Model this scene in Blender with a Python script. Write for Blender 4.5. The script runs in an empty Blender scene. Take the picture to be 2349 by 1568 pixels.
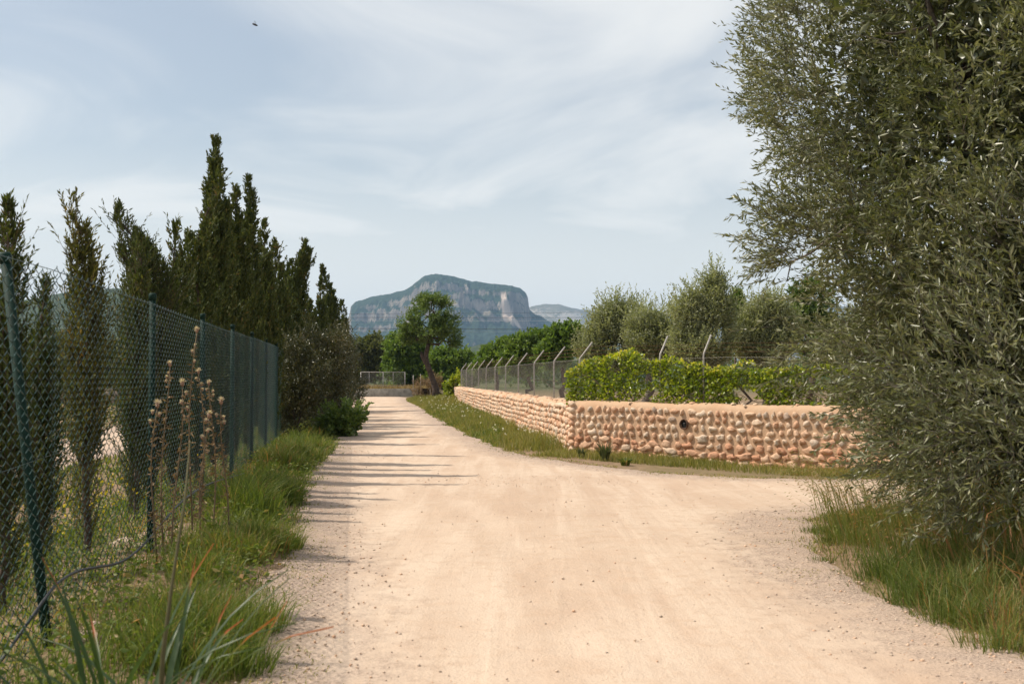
import bpy, math
import numpy as np
from mathutils import Vector, Matrix

# ------------------------------------------------------------------ camera, sky, sun, exposure
S = bpy.context.scene
COL = S.collection
R = math.radians
CAM_Z = 1.45
FPX, CXP, CYP, HORP = 2540.0, 1174.5, 784.0, 865.0      # photo measured at 2349 px width
PITCH = math.atan((HORP - CYP) / FPX)
cam = bpy.data.cameras.new('camera')
cam.sensor_width = 22.2
cam.lens = 22.2 * FPX / 2349.0
cam.clip_start = 0.05
cam.clip_end = 30000
cam.dof.use_dof = True
cam.dof.focus_distance = 24.0
cam.dof.aperture_fstop = 3.2
cam_o = bpy.data.objects.new('camera', cam)
COL.objects.link(cam_o)
cam_o.location = (0, 0, CAM_Z)
cam_o.rotation_euler = (math.pi / 2 + PITCH, 0, 0)
S.camera = cam_o

SUN_AZ = Vector((-1.0, 0.10, 0)).normalized()            # ground direction towards the sun
SUN_EL = R(52)
world = bpy.data.worlds.new('World')
S.world = world
world.use_nodes = True
wt = world.node_tree
wt.nodes.clear()
def wn(t, **kw):
    n = wt.nodes.new(t)
    for k, v in kw.items():
        setattr(n, k, v)
    return n
sky = wn('ShaderNodeTexSky', sky_type='NISHITA', sun_disc=False)
sky.sun_elevation = SUN_EL
sky.sun_rotation = math.atan2(SUN_AZ.x, SUN_AZ.y)
sky.air_density = 1.0
sky.dust_density = 1.6
sky.ozone_density = 1.0
bg = wn('ShaderNodeBackground')
bg.inputs['Strength'].default_value = 0.15
wout = wn('ShaderNodeOutputWorld')
# thin cirrus: fractal noise on the sky direction projected on a high plane
tc = wn('ShaderNodeTexCoord')
sep = wn('ShaderNodeSeparateXYZ')
wt.links.new(tc.outputs['Generated'], sep.inputs[0])
zz = wn('ShaderNodeMath', operation='MAXIMUM'); zz.inputs[1].default_value = 0.0
wt.links.new(sep.outputs['Z'], zz.inputs[0])
za = wn('ShaderNodeMath', operation='ADD'); za.inputs[1].default_value = 0.16
wt.links.new(zz.outputs[0], za.inputs[0])
dv = wn('ShaderNodeVectorMath', operation='DIVIDE')
cz = wn('ShaderNodeCombineXYZ')
for i in range(3):
    wt.links.new(za.outputs[0], cz.inputs[i])
wt.links.new(tc.outputs['Generated'], dv.inputs[0])
wt.links.new(cz.outputs[0], dv.inputs[1])
mp = wn('ShaderNodeMapping')
mp.inputs['Rotation'].default_value = (0, 0, R(-28))
mp.inputs['Scale'].default_value = (0.95, 1.15, 0.0)
mp.inputs['Location'].default_value = (3.65, 0.48, -1.2)
wt.links.new(dv.outputs[0], mp.inputs[0])
n1 = wn('ShaderNodeTexNoise'); n1.inputs['Scale'].default_value = 1.15; n1.inputs['Detail'].default_value = 9; n1.inputs['Roughness'].default_value = 0.52; n1.inputs['Distortion'].default_value = 0.8
wt.links.new(mp.outputs[0], n1.inputs['Vector'])
r1 = wn('ShaderNodeMapRange'); r1.inputs[1].default_value = 0.34; r1.inputs[2].default_value = 0.70; r1.inputs[3].default_value = 0.20; r1.inputs[4].default_value = 0.80
r1.interpolation_type = 'SMOOTHSTEP'
wt.links.new(n1.outputs['Fac'], r1.inputs[0])
# milky air low down
hz = wn('ShaderNodeMapRange'); hz.inputs[1].default_value = 0.0; hz.inputs[2].default_value = 0.30; hz.inputs[3].default_value = 0.95; hz.inputs[4].default_value = 0.0
hz.interpolation_type = 'SMOOTHSTEP'
wt.links.new(zz.outputs[0], hz.inputs[0])
mx = wn('ShaderNodeMath', operation='MAXIMUM')
wt.links.new(r1.outputs[0], mx.inputs[0]); wt.links.new(hz.outputs[0], mx.inputs[1])
mixc = wn('ShaderNodeMix', data_type='RGBA')
wt.links.new(mx.outputs[0], mixc.inputs[0])
tint = wn('ShaderNodeMix', data_type='RGBA', blend_type='MULTIPLY')       # camera white balance of the blue
tint.inputs[0].default_value = 1.0; tint.inputs[7].default_value = (0.80, 0.735, 0.65, 1)
wt.links.new(sky.outputs[0], tint.inputs[6])
wt.links.new(tint.outputs[2], mixc.inputs[6])
mixc.inputs[7].default_value = (5.5, 5.45, 5.25, 1)
wt.links.new(mixc.outputs[2], bg.inputs['Color'])
wt.links.new(bg.outputs[0], wout.inputs[0])

sun = bpy.data.lights.new('sun', 'SUN')
sun.energy = 3.9
sun.angle = R(0.6)
sun.color = (1.0, 0.92, 0.80)
sun_o = bpy.data.objects.new('sun', sun)
COL.objects.link(sun_o)
sdir = Vector((SUN_AZ.x * math.cos(SUN_EL), SUN_AZ.y * math.cos(SUN_EL), math.sin(SUN_EL)))
sun_o.rotation_euler = sdir.to_track_quat('Z', 'Y').to_euler()
sun_o.location = (-20, 6, 30)
S.view_settings.view_transform = 'Standard'
S.view_settings.look = 'None'
S.view_settings.exposure = 0.34
S.view_settings.gamma = 1
S.cycles.max_bounces = 8
S.cycles.transparent_max_bounces = 8
S.cycles.volume_bounces = 0
S.cycles.sample_clamp_indirect = 8

# ------------------------------------------------------------------ helpers
def pix(px, py, d):
    """point on the ray of a photo pixel (2349-wide measure) at forward distance d (metres)"""
    a, b = (px - CXP) / FPX, (CYP - py) / FPX
    y = math.cos(PITCH) - b * math.sin(PITCH)
    z = math.sin(PITCH) + b * math.cos(PITCH)
    t = d / y
    return Vector((a * t, d, CAM_Z + z * t))
def gnd(px, py, z=0.0):
    a, b = (px - CXP) / FPX, (CYP - py) / FPX
    y = math.cos(PITCH) - b * math.sin(PITCH)
    zz_ = math.sin(PITCH) + b * math.cos(PITCH)
    t = (z - CAM_Z) / zz_
    return (a * t, y * t)

def _hash(ix, iy, iz, seed):
    h = (ix.astype(np.int64) * 374761393 + iy.astype(np.int64) * 668265263 + iz.astype(np.int64) * 2147483647 + seed * 1274126177) & 0xffffffff
    h = ((h ^ (h >> 13)) * 1274126177) & 0xffffffff
    h = h ^ (h >> 16)
    return (h & 0xffff) / 65535.0
def vnoise(x, y, z=0.0, seed=0):
    x = np.asarray(x, float); y = np.asarray(y, float); z = np.asarray(z, float) + 0 * x
    ix, iy, iz = np.floor(x), np.floor(y), np.floor(z)
    fx, fy, fz = x - ix, y - iy, z - iz
    fx, fy, fz = [f * f * (3 - 2 * f) for f in (fx, fy, fz)]
    out = 0
    for dx in (0, 1):
        for dy in (0, 1):
            for dz in (0, 1):
                w = (fx if dx else 1 - fx) * (fy if dy else 1 - fy) * (fz if dz else 1 - fz)
                out = out + w * _hash(ix + dx, iy + dy, iz + dz, seed)
    return out
def fbm(x, y, z=0.0, seed=0, oct=4, gain=0.5):
    a, s, t = 1.0, 0, 0
    x = np.asarray(x, float); y = np.asarray(y, float); z = np.asarray(z, float)
    for i in range(oct):
        s = s + a * vnoise(x, y, z, seed + i * 17); t += a
        a *= gain; x = x * 2.03; y = y * 2.03; z = z * 2.03
    return s / t
def sstep(a, b, x):
    t = np.clip((x - a) / (b - a), 0, 1)
    return t * t * (3 - 2 * t)
def unit(v):
    return v / np.maximum(np.linalg.norm(v, axis=-1, keepdims=True), 1e-9)

class MB:
    """collects raw geometry in numpy and writes it as one mesh"""
    def __init__(self):
        self.v, self.p, self.a, self.n = [], [], [], 0
    def add(self, verts, polys, var=0.5):
        verts = np.asarray(verts, float).reshape(-1, 3)
        if len(verts) == 0:
            return
        if not isinstance(polys, (list, tuple)):
            polys = [polys]
        for q in polys:
            q = np.asarray(q, np.int64)
            if len(q):
                self.p.append(q + self.n)
        self.v.append(verts)
        self.a.append(np.broadcast_to(np.asarray(var, float), (len(verts),)).copy())
        self.n += len(verts)
    def mesh(self, name, smooth=True):
        me = bpy.data.meshes.new(name)
        V = np.concatenate(self.v)
        me.vertices.add(len(V))
        me.vertices.foreach_set('co', V.astype(np.float32).ravel())
        idx = np.concatenate([q.ravel() for q in self.p]).astype(np.int32)
        cnt = np.concatenate([np.full(len(q), q.shape[1]) for q in self.p]).astype(np.int32)
        st = np.zeros(len(cnt), np.int32); st[1:] = np.cumsum(cnt)[:-1]
        me.loops.add(len(idx)); me.loops.foreach_set('vertex_index', idx)
        me.polygons.add(len(cnt)); me.polygons.foreach_set('loop_start', st)
        if smooth:
            me.polygons.foreach_set('use_smooth', np.ones(len(cnt), bool))
        at = me.attributes.new('var', 'FLOAT', 'POINT')
        at.data.foreach_set('value', np.concatenate(self.a).astype(np.float32))
        me.update(calc_edges=True)
        return me
    def build(self, name, material, parent=None, smooth=True, loc=None):
        me = self.mesh(name, smooth)
        if material:
            me.materials.append(material)
        return link(name, me, parent, loc)
def link(name, me, parent=None, loc=None):
    o = bpy.data.objects.new(name, me)
    COL.objects.link(o)
    if parent:
        o.parent = parent
    if loc is not None:
        o.location = loc
    return o
def tag(o, label=None, cat=None, group=None, kind=None):
    if label: o['label'] = label
    if cat: o['category'] = cat
    if group: o['group'] = group
    if kind: o['kind'] = kind
    return o
def empty(name, loc=(0, 0, 0), label=None, cat=None, group=None):
    o = bpy.data.objects.new(name, None)
    COL.objects.link(o)
    o.location = loc
    o.empty_display_size = 0.2
    return tag(o, label, cat, group)

def tube(mb, pts, rad, sides=6, var=0.5, caps=True):
    P = np.asarray(pts, float); n = len(P)
    rad = np.broadcast_to(np.asarray(rad, float), (n,))
    T = unit(np.gradient(P, axis=0))
    ref = np.array([0.31, 0.17, 0.93]) if abs(T[0][2]) < 0.9 else np.array([1.0, 0.1, 0.05])
    A = unit(np.cross(T, ref)); B = np.cross(T, A)
    ang = np.linspace(0, 2 * math.pi, sides, endpoint=False)
    ring = P[:, None, :] + rad[:, None, None] * (np.cos(ang)[None, :, None] * A[:, None, :] + np.sin(ang)[None, :, None] * B[:, None, :])
    i = np.arange(n - 1)[:, None] * sides; j = np.arange(sides)[None, :]; k = (j + 1) % sides
    q = np.stack([i + j, i + k, i + sides + k, i + sides + j], -1).reshape(-1, 4)
    polys = [q]
    if caps:
        polys += [np.arange(sides)[None, ::-1], (np.arange(sides) + (n - 1) * sides)[None, :]]
    mb.add(ring.reshape(-1, 3), polys, var)
def sticks(mb, P0, P1, r0, r1, var=0.5):
    P0 = np.asarray(P0, float); P1 = np.asarray(P1, float); n = len(P0)
    T = unit(P1 - P0)
    ref = np.where(np.abs(T[:, 2:3]) < 0.9, np.array([[0, 0, 1.0]]), np.array([[1.0, 0, 0]]))
    A = unit(np.cross(T, ref)); B = np.cross(T, A)
    out = []
    for P, r in ((P0, r0), (P1, r1)):
        r = np.broadcast_to(np.asarray(r, float), (n,))[:, None]
        for a in (0, 2.094, 4.189):
            out.append(P + r * (math.cos(a) * A + math.sin(a) * B))
    V = np.stack(out, 1).reshape(-1, 3)
    b = np.arange(n)[:, None] * 6
    q = np.concatenate([b + np.array([0, 1, 4, 3]), b + np.array([1, 2, 5, 4]), b + np.array([2, 0, 3, 5])])
    mb.add(V, q, np.repeat(np.broadcast_to(var, (n,)), 6))
def leaves(mb, P, D, L, W, rng, var=None, mid=0.5, fold=0.25):
    """lance-shaped folded leaves: two triangles each"""
    n = len(P)
    if n == 0: return
    D = unit(D)
    N = unit(np.cross(D, unit(rng.normal(size=(n, 3))) + 1e-6))
    Sd = np.cross(D, N)
    L = np.broadcast_to(L, (n,))[:, None]; W = np.broadcast_to(W, (n,))[:, None]
    m = P + D * L * mid + N * W * fold
    V = np.stack([P, m + Sd * W / 2, P + D * L, m - Sd * W / 2], 1).reshape(-1, 3)
    b = np.arange(n)[:, None] * 4
    t = np.concatenate([b + np.array([0, 1, 2]), b + np.array([0, 2, 3])])
    if var is None: var = rng.random(n)
    mb.add(V, t, np.repeat(var, 4))
def blades(mb, P, H, lean, W, rng, var):
    """grass blades: a quad and a tip triangle each, bending over"""
    n = len(P)
    if n == 0: return
    az = rng.random(n) * 2 * math.pi
    side = np.stack([np.cos(az), np.sin(az), 0 * az], 1)
    H = np.broadcast_to(H, (n,))[:, None]; W = np.broadcast_to(W, (n,))[:, None]
    up = np.array([[0, 0, 1.0]])
    m = P + up * H * 0.55 + lean * H * 0.28
    t = P + up * H * (0.98 - 0.22 * np.linalg.norm(lean, axis=1, keepdims=True)) + lean * H * 0.9
    V = np.stack([P - side * W / 2, P + side * W / 2, m + side * W * 0.38, m - side * W * 0.38, t], 1).reshape(-1, 3)
    b = np.arange(n)[:, None] * 5
    mb.add(V, [b + np.array([0, 1, 2, 3]), b + np.array([3, 2, 4])], np.repeat(np.broadcast_to(var, (n,)), 5))
def rlean(rng, n, s, bias=(0, 0)):
    v = rng.normal(size=(n, 3)) * s
    v[:, 2] = 0; v[:, 0] += bias[0]; v[:, 1] += bias[1]
    return v

# ------------------------------------------------------------------ materials
def newmat(name):
    m = bpy.data.materials.new(name); m.use_nodes = True
    nt = m.node_tree; nt.nodes.clear()
    out = nt.nodes.new('ShaderNodeOutputMaterial')
    return m, nt, out
def ramp(nt, stops, interp='LINEAR'):
    r = nt.nodes.new('ShaderNodeValToRGB'); e = r.color_ramp; e.interpolation = interp
    while len(e.elements) < len(stops): e.elements.new(0.5)
    for el, (p, c) in zip(e.elements, stops):
        el.position = p; el.color = (*c, 1)
    return r
def noise(nt, scale, detail=4, rough=0.5, vec=None, dist=0.0):
    n = nt.nodes.new('ShaderNodeTexNoise')
    n.inputs['Scale'].default_value = scale; n.inputs['Detail'].default_value = detail
    n.inputs['Roughness'].default_value = rough; n.inputs['Distortion'].default_value = dist
    if vec is not None: nt.links.new(vec, n.inputs['Vector'])
    return n
def mixrgb(nt, fac, a, b, mode='MIX'):
    m = nt.nodes.new('ShaderNodeMix'); m.data_type = 'RGBA'; m.blend_type = mode
    for sock, v in ((m.inputs[0], fac), (m.inputs[6], a), (m.inputs[7], b)):
        if hasattr(v, 'links') or hasattr(v, 'is_linked'): nt.links.new(v, sock)
        elif isinstance(v, tuple): sock.default_value = (*v, 1)
        else: sock.default_value = v
    return m.outputs[2]
def maprange(nt, v, a, b, c, d, smooth=True):
    m = nt.nodes.new('ShaderNodeMapRange')
    if smooth: m.interpolation_type = 'SMOOTHSTEP'
    nt.links.new(v, m.inputs[0])
    for i, x in enumerate((a, b, c, d)): m.inputs[i + 1].default_value = x
    return m.outputs[0]
def attr(nt, name='var'):
    a = nt.nodes.new('ShaderNodeAttribute'); a.attribute_name = name
    return a.outputs['Fac']
def objco(nt, scale=(1, 1, 1), rot=(0, 0, 0)):
    g = nt.nodes.new('ShaderNodeNewGeometry')
    m = nt.nodes.new('ShaderNodeMapping')
    m.inputs['Scale'].default_value = scale; m.inputs['Rotation'].default_value = rot; m.inputs['Location'].default_value = (37.31, 51.77, 11.43)
    nt.links.new(g.outputs['Position'], m.inputs[0])
    return m.outputs[0]
def bump(nt, height, strength, dist, normal=None):
    b = nt.nodes.new('ShaderNodeBump')
    b.inputs['Strength'].default_value = strength; b.inputs['Distance'].default_value = dist
    nt.links.new(height, b.inputs['Height'])
    if normal is not None: nt.links.new(normal, b.inputs['Normal'])
    return b.outputs[0]
def principled(nt, color, rough=0.8, normal=None, metal=0.0, spec=0.4):
    p = nt.nodes.new('ShaderNodeBsdfPrincipled')
    if isinstance(color, tuple): p.inputs['Base Color'].default_value = (*color, 1)
    else: nt.links.new(color, p.inputs['Base Color'])
    if isinstance(rough, float): p.inputs['Roughness'].default_value = rough
    else: nt.links.new(rough, p.inputs['Roughness'])
    p.inputs['Metallic'].default_value = metal
    p.inputs['Specular IOR Level'].default_value = spec
    if normal is not None: nt.links.new(normal, p.inputs['Normal'])
    return p.outputs[0]
def leafmat(name, stops, rough=0.5, trans=0.25, spec=0.4, patch=0.0, patch_scale=0.6):
    m, nt, out = newmat(name)
    fac = attr(nt)
    if patch:
        nz = noise(nt, patch_scale, 3, 0.5, objco(nt))
        ad = nt.nodes.new('ShaderNodeMath'); ad.operation = 'MULTIPLY_ADD'
        nt.links.new(nz.outputs['Fac'], ad.inputs[0]); ad.inputs[1].default_value = patch
        sb = nt.nodes.new('ShaderNodeMath'); sb.operation = 'SUBTRACT'
        nt.links.new(fac, sb.inputs[0]); sb.inputs[1].default_value = patch * 0.5
        nt.links.new(sb.outputs[0], ad.inputs[2])
        fac = ad.outputs[0]
    r = ramp(nt, stops); nt.links.new(fac, r.inputs[0])
    s = principled(nt, r.outputs[0], rough, spec=spec)
    if trans:
        t = nt.nodes.new('ShaderNodeBsdfTranslucent')
        br = mixrgb(nt, 1.0, r.outputs[0], (1.25, 1.3, 0.6), 'MULTIPLY')
        nt.links.new(br, t.inputs['Color'])
        mixs = nt.nodes.new('ShaderNodeMixShader'); mixs.inputs[0].default_value = trans
        nt.links.new(s, mixs.inputs[1]); nt.links.new(t.outputs[0], mixs.inputs[2]); s = mixs.outputs[0]
    nt.links.new(s, out.inputs['Surface'])
    return m
def plain(name, color, rough=0.6, metal=0.0, var_amt=0.25, scale=8.0, bump_s=0.0, spec=0.4, col2=None):
    m, nt, out = newmat(name)
    nz = noise(nt, scale, 5, 0.6, objco(nt))
    c2 = col2 or tuple(max(0, c * (1 - var_amt)) for c in color)
    c = mixrgb(nt, maprange(nt, nz.outputs['Fac'], 0.35, 0.68, 0, 1), color, c2)
    nrm = bump(nt, nz.outputs['Fac'], bump_s, 0.02) if bump_s else None
    nt.links.new(principled(nt, c, rough, nrm, metal, spec), out.inputs['Surface'])
    return m

M = {}
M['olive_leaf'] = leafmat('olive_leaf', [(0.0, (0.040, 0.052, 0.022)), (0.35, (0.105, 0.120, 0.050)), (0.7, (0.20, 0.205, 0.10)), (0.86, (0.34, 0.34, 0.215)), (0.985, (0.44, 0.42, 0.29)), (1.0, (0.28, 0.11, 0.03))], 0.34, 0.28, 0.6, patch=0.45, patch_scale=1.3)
M['olive_far'] = leafmat('olive_far', [(0.0, (0.14, 0.16, 0.08)), (0.5, (0.27, 0.285, 0.155)), (1.0, (0.42, 0.42, 0.27))], 0.5, 0.42, 0.4, patch=0.5, patch_scale=0.5)
M['green_leaf'] = leafmat('green_leaf', [(0.0, (0.050, 0.090, 0.018)), (0.5, (0.12, 0.19, 0.035)), (1.0, (0.23, 0.30, 0.06))], 0.5, 0.42, 0.35, patch=0.5, patch_scale=0.4)
M['carob_leaf'] = leafmat('carob_leaf', [(0.0, (0.050, 0.085, 0.022)), (0.5, (0.115, 0.175, 0.040)), (1.0, (0.22, 0.27, 0.08))], 0.45, 0.4, 0.4, patch=0.5, patch_scale=0.7)
M['dull_leaf'] = leafmat('dull_leaf', [(0.0, (0.055, 0.066, 0.026)), (0.5, (0.115, 0.128, 0.05)), (1.0, (0.19, 0.19, 0.08))], 0.6, 0.35, 0.3, patch=0.5, patch_scale=0.4)
M['cypress'] = leafmat('cypress', [(0.0, (0.028, 0.042, 0.012)), (0.5, (0.066, 0.086, 0.022)), (0.85, (0.115, 0.125, 0.035)), (1.0, (0.19, 0.13, 0.045))], 0.6, 0.26, 0.25, patch=0.5, patch_scale=1.6)
M['cypress_light'] = leafmat('cypress_light', [(0.0, (0.050, 0.058, 0.015)), (0.5, (0.115, 0.118, 0.028)), (0.85, (0.20, 0.165, 0.045)), (1.0, (0.30, 0.17, 0.05))], 0.6, 0.3, 0.25, patch=0.4, patch_scale=1.2)
M['shrub'] = leafmat('shrub', [(0.0, (0.026, 0.034, 0.011)), (0.6, (0.064, 0.068, 0.022)), (0.88, (0.125, 0.10, 0.03)), (1.0, (0.26, 0.115, 0.03))], 0.36, 0.2, 0.45, patch=0.4, patch_scale=0.8)
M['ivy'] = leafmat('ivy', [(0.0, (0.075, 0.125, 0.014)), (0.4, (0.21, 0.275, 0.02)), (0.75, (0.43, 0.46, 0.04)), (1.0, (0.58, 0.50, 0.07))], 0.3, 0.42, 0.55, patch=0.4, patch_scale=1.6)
M['grass'] = leafmat('grass', [(0.0, (0.050, 0.085, 0.018)), (0.4, (0.12, 0.17, 0.030)), (0.72, (0.21, 0.24, 0.055)), (0.9, (0.36, 0.28, 0.11)), (1.0, (0.40, 0.20, 0.08))], 0.5, 0.4, 0.3, patch=0.6, patch_scale=1.3)
M['verge_grass'] = leafmat('verge_grass', [(0.0, (0.085, 0.11, 0.026)), (0.35, (0.19, 0.20, 0.048)), (0.7, (0.30, 0.265, 0.085)), (1.0, (0.44, 0.35, 0.17))], 0.55, 0.4, 0.3, patch=0.6, patch_scale=0.6)
M['field_grass'] = leafmat('field_grass', [(0.0, (0.07, 0.105, 0.020)), (0.5, (0.17, 0.195, 0.035)), (0.85, (0.28, 0.25, 0.07)), (1.0, (0.40, 0.29, 0.13))], 0.55, 0.4, 0.3, patch=0.6, patch_scale=0.5)
M['shade_grass'] = leafmat('shade_grass', [(0.0, (0.045, 0.080, 0.018)), (0.45, (0.11, 0.155, 0.034)), (0.75, (0.20, 0.22, 0.06)), (0.92, (0.34, 0.24, 0.10)), (1.0, (0.38, 0.17, 0.08))], 0.5, 0.4, 0.3, patch=0.5, patch_scale=1.2)
M['tussock'] = leafmat('tussock', [(0.0, (0.035, 0.055, 0.022)), (0.5, (0.085, 0.11, 0.045)), (1.0, (0.20, 0.19, 0.09))], 0.5, 0.3, 0.35)
M['dry_grass'] = leafmat('dry_grass', [(0.0, (0.16, 0.11, 0.05)), (0.5, (0.30, 0.21, 0.10)), (1.0, (0.42, 0.30, 0.17))], 0.7, 0.3, 0.2)
M['yellow'] = leafmat('yellow', [(0.0, (0.55, 0.42, 0.02)), (1.0, (0.75, 0.60, 0.03))], 0.6, 0.3, 0.2)
M['white_petal'] = leafmat('white_petal', [(0.0, (0.6, 0.58, 0.5)), (1.0, (0.8, 0.78, 0.72))], 0.6, 0.3, 0.2)
M['strap_leaf'] = leafmat('strap_leaf', [(0.0, (0.030, 0.060, 0.022)), (0.6, (0.060, 0.100, 0.030)), (0.8, (0.15, 0.13, 0.04)), (0.9, (0.34, 0.11, 0.03)), (1.0, (0.40, 0.09, 0.03))], 0.4, 0.3, 0.4)
M['bark'] = plain('bark', (0.135, 0.095, 0.070), 0.9, var_amt=0.6, scale=14, bump_s=0.9)
M['bark_grey'] = plain('bark_grey', (0.16, 0.135, 0.11), 0.9, var_amt=0.55, scale=16, bump_s=0.8)
M['bark_dark'] = plain('bark_dark', (0.085, 0.058, 0.042), 0.9, var_amt=0.6, scale=9, bump_s=0.9)
M['green_paint'] = plain('green_paint', (0.003, 0.026, 0.017), 0.72, var_amt=0.3, scale=20, spec=0.25)
M['green_wire'] = plain('green_wire', (0.010, 0.052, 0.040), 0.36, var_amt=0.35, scale=6, spec=0.5)
M['galv'] = plain('galv', (0.42, 0.385, 0.345), 0.6, metal=0.2, var_amt=0.35, scale=18)
M['galv_wire'] = plain('galv_wire', (0.50, 0.46, 0.40), 0.45, metal=0.5, var_amt=0.3, scale=10)
M['rust'] = plain('rust', (0.22, 0.10, 0.05), 0.85, var_amt=0.4, scale=20)
M['black_rubber'] = plain('black_rubber', (0.045, 0.047, 0.05), 0.5, var_amt=0.3, scale=10)
M['cable'] = plain('cable', (0.06, 0.06, 0.065), 0.5)
M['cable_light'] = plain('cable_light', (0.55, 0.56, 0.58), 0.4, metal=0.4)
M['concrete'] = plain('concrete', (0.30, 0.27, 0.22), 0.9, var_amt=0.4, scale=3, bump_s=0.3)
M['rock'] = plain('rock', (0.52, 0.40, 0.31), 0.9, var_amt=0.4, scale=9, bump_s=0.5, col2=(0.36, 0.21, 0.13))
M['insect'] = plain('insect', (0.02, 0.018, 0.016), 0.4)
M['thistle_stem'] = plain('thistle_stem', (0.20, 0.145, 0.085), 0.85, var_amt=0.4, scale=25)
M['thistle_leaf'] = leafmat('thistle_leaf', [(0.0, (0.13, 0.085, 0.045)), (0.6, (0.26, 0.17, 0.10)), (1.0, (0.36, 0.27, 0.17))], 0.8, 0.2, 0.2)
M['thistle_bud'] = plain('thistle_bud', (0.34, 0.21, 0.14), 0.85, var_amt=0.4, scale=60, bump_s=0.5)
M['fluff'] = leafmat('fluff', [(0.0, (0.58, 0.44, 0.38)), (1.0, (0.78, 0.70, 0.64))], 0.8, 0.4, 0.2)
def wing():
    m, nt, out = newmat('wing')
    t = nt.nodes.new('ShaderNodeBsdfTransparent'); p = principled(nt, (0.25, 0.25, 0.27), 0.2)
    x = nt.nodes.new('ShaderNodeMixShader'); x.inputs[0].default_value = 0.25
    nt.links.new(t.outputs[0], x.inputs[1]); nt.links.new(p, x.inputs[2]); nt.links.new(x.outputs[0], out.inputs['Surface'])
    return m
M['wing'] = wing()

def mat_ground():
    m, nt, out = newmat('ground')
    co = objco(nt)
    n1 = noise(nt, 0.35, 6, 0.6, co); n2 = noise(nt, 9.0, 5, 0.65, co); n3 = noise(nt, 0.012, 4, 0.5, co)
    soil = mixrgb(nt, maprange(nt, n2.outputs['Fac'], 0.35, 0.65, 0, 1), (0.30, 0.205, 0.130), (0.20, 0.135, 0.085))
    veg = mixrgb(nt, maprange(nt, n2.outputs['Fac'], 0.3, 0.7, 0, 1), (0.075, 0.095, 0.028), (0.145, 0.145, 0.05))
    near = mixrgb(nt, maprange(nt, n1.outputs['Fac'], 0.46, 0.76, 0, 0.6), soil, veg)
    far = mixrgb(nt, maprange(nt, n3.outputs['Fac'], 0.4, 0.6, 0, 1), (0.05, 0.07, 0.025), (0.12, 0.12, 0.05))
    c = mixrgb(nt, attr(nt), near, far)
    nrm = bump(nt, n2.outputs['Fac'], 0.5, 0.04)
    nt.links.new(principled(nt, c, 0.95, nrm, spec=0.1), out.inputs['Surface'])
    return m
def mat_track():
    m, nt, out = newmat('track')
    co = objco(nt)
    run = objco(nt, (3.2, 0.22, 1), (0, 0, R(9)))
    run2 = objco(nt, (22, 0.35, 1), (0, 0, R(14)))
    nb = noise(nt, 0.55, 5, 0.55, co, 0.3); ng = noise(nt, 60, 3, 0.7, co); nm = noise(nt, 7.0, 6, 0.65, co)
    ns = noise(nt, 1.0, 4, 0.6, run, 0.4); nt2 = noise(nt, 1.0, 3, 0.6, run2, 0.3)
    base = mixrgb(nt, maprange(nt, nb.outputs['Fac'], 0.34, 0.66, 0, 1), (0.575, 0.442, 0.332), (0.505, 0.368, 0.268))
    base = mixrgb(nt, maprange(nt, ns.outputs['Fac'], 0.40, 0.66, 0.0, 0.75), base, (0.640, 0.508, 0.390))
    base = mixrgb(nt, maprange(nt, nt2.outputs['Fac'], 0.52, 0.70, 0.0, 0.4), base, (0.520, 0.385, 0.275))
    base = mixrgb(nt, maprange(nt, nm.outputs['Fac'], 0.46, 0.72, 0.0, 0.7), base, (0.510, 0.365, 0.258))
    grav = mixrgb(nt, maprange(nt, ng.outputs['Fac'], 0.38, 0.62, 0, 1), (0.26, 0.195, 0.155), (0.55, 0.42, 0.325))
    e = attr(nt)
    en = nt.nodes.new('ShaderNodeMath'); en.operation = 'MULTIPLY_ADD'
    nt.links.new(nm.outputs['Fac'], en.inputs[0]); en.inputs[1].default_value = 1.3
    sb = nt.nodes.new('ShaderNodeMath'); sb.operation = 'SUBTRACT'; nt.links.new(e, sb.inputs[0]); sb.inputs[1].default_value = 0.65
    nt.links.new(sb.outputs[0], en.inputs[2])
    c = mixrgb(nt, maprange(nt, en.outputs[0], 0.12, 0.85, 0, 1), base, grav)
    nk = noise(nt, 2.1, 5, 0.6, co, 0.5)
    c = mixrgb(nt, maprange(nt, nk.outputs['Fac'], 0.48, 0.72, 0.0, 0.5), c, (0.545, 0.395, 0.285))
    nh = noise(nt, 160, 2, 0.6, co)
    c = mixrgb(nt, maprange(nt, nh.outputs['Fac'], 0.56, 0.70, 0.0, 0.35), c, (0.42, 0.315, 0.24))
    c = mixrgb(nt, maprange(nt, attr(nt, 'rut'), 0.10, 1.0, 0.0, 0.42), c, (0.670, 0.532, 0.410))
    # scattered grit
    gr = maprange(nt, ng.outputs['Fac'], 0.58, 0.70, 0, 0.5)
    c = mixrgb(nt, gr, c, (0.40, 0.29, 0.21))
    h = nt.nodes.new('ShaderNodeMath'); h.operation = 'ADD'
    nt.links.new(nm.outputs['Fac'], h.inputs[0])
    h2 = nt.nodes.new('ShaderNodeMath'); h2.operation = 'MULTIPLY_ADD'
    nt.links.new(ns.outputs['Fac'], h2.inputs[0]); h2.inputs[1].default_value = 0.8
    h3 = nt.nodes.new('ShaderNodeMath'); h3.operation = 'MULTIPLY'; nt.links.new(ng.outputs['Fac'], h3.inputs[0]); h3.inputs[1].default_value = 0.45
    nt.links.new(h3.outputs[0], h2.inputs[2]); nt.links.new(h2.outputs[0], h.inputs[1])
    nrm = bump(nt, h.outputs[0], 0.6, 0.03)
    nt.links.new(principled(nt, c, 0.95, nrm, spec=0.1), out.inputs['Surface'])
    return m
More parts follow.
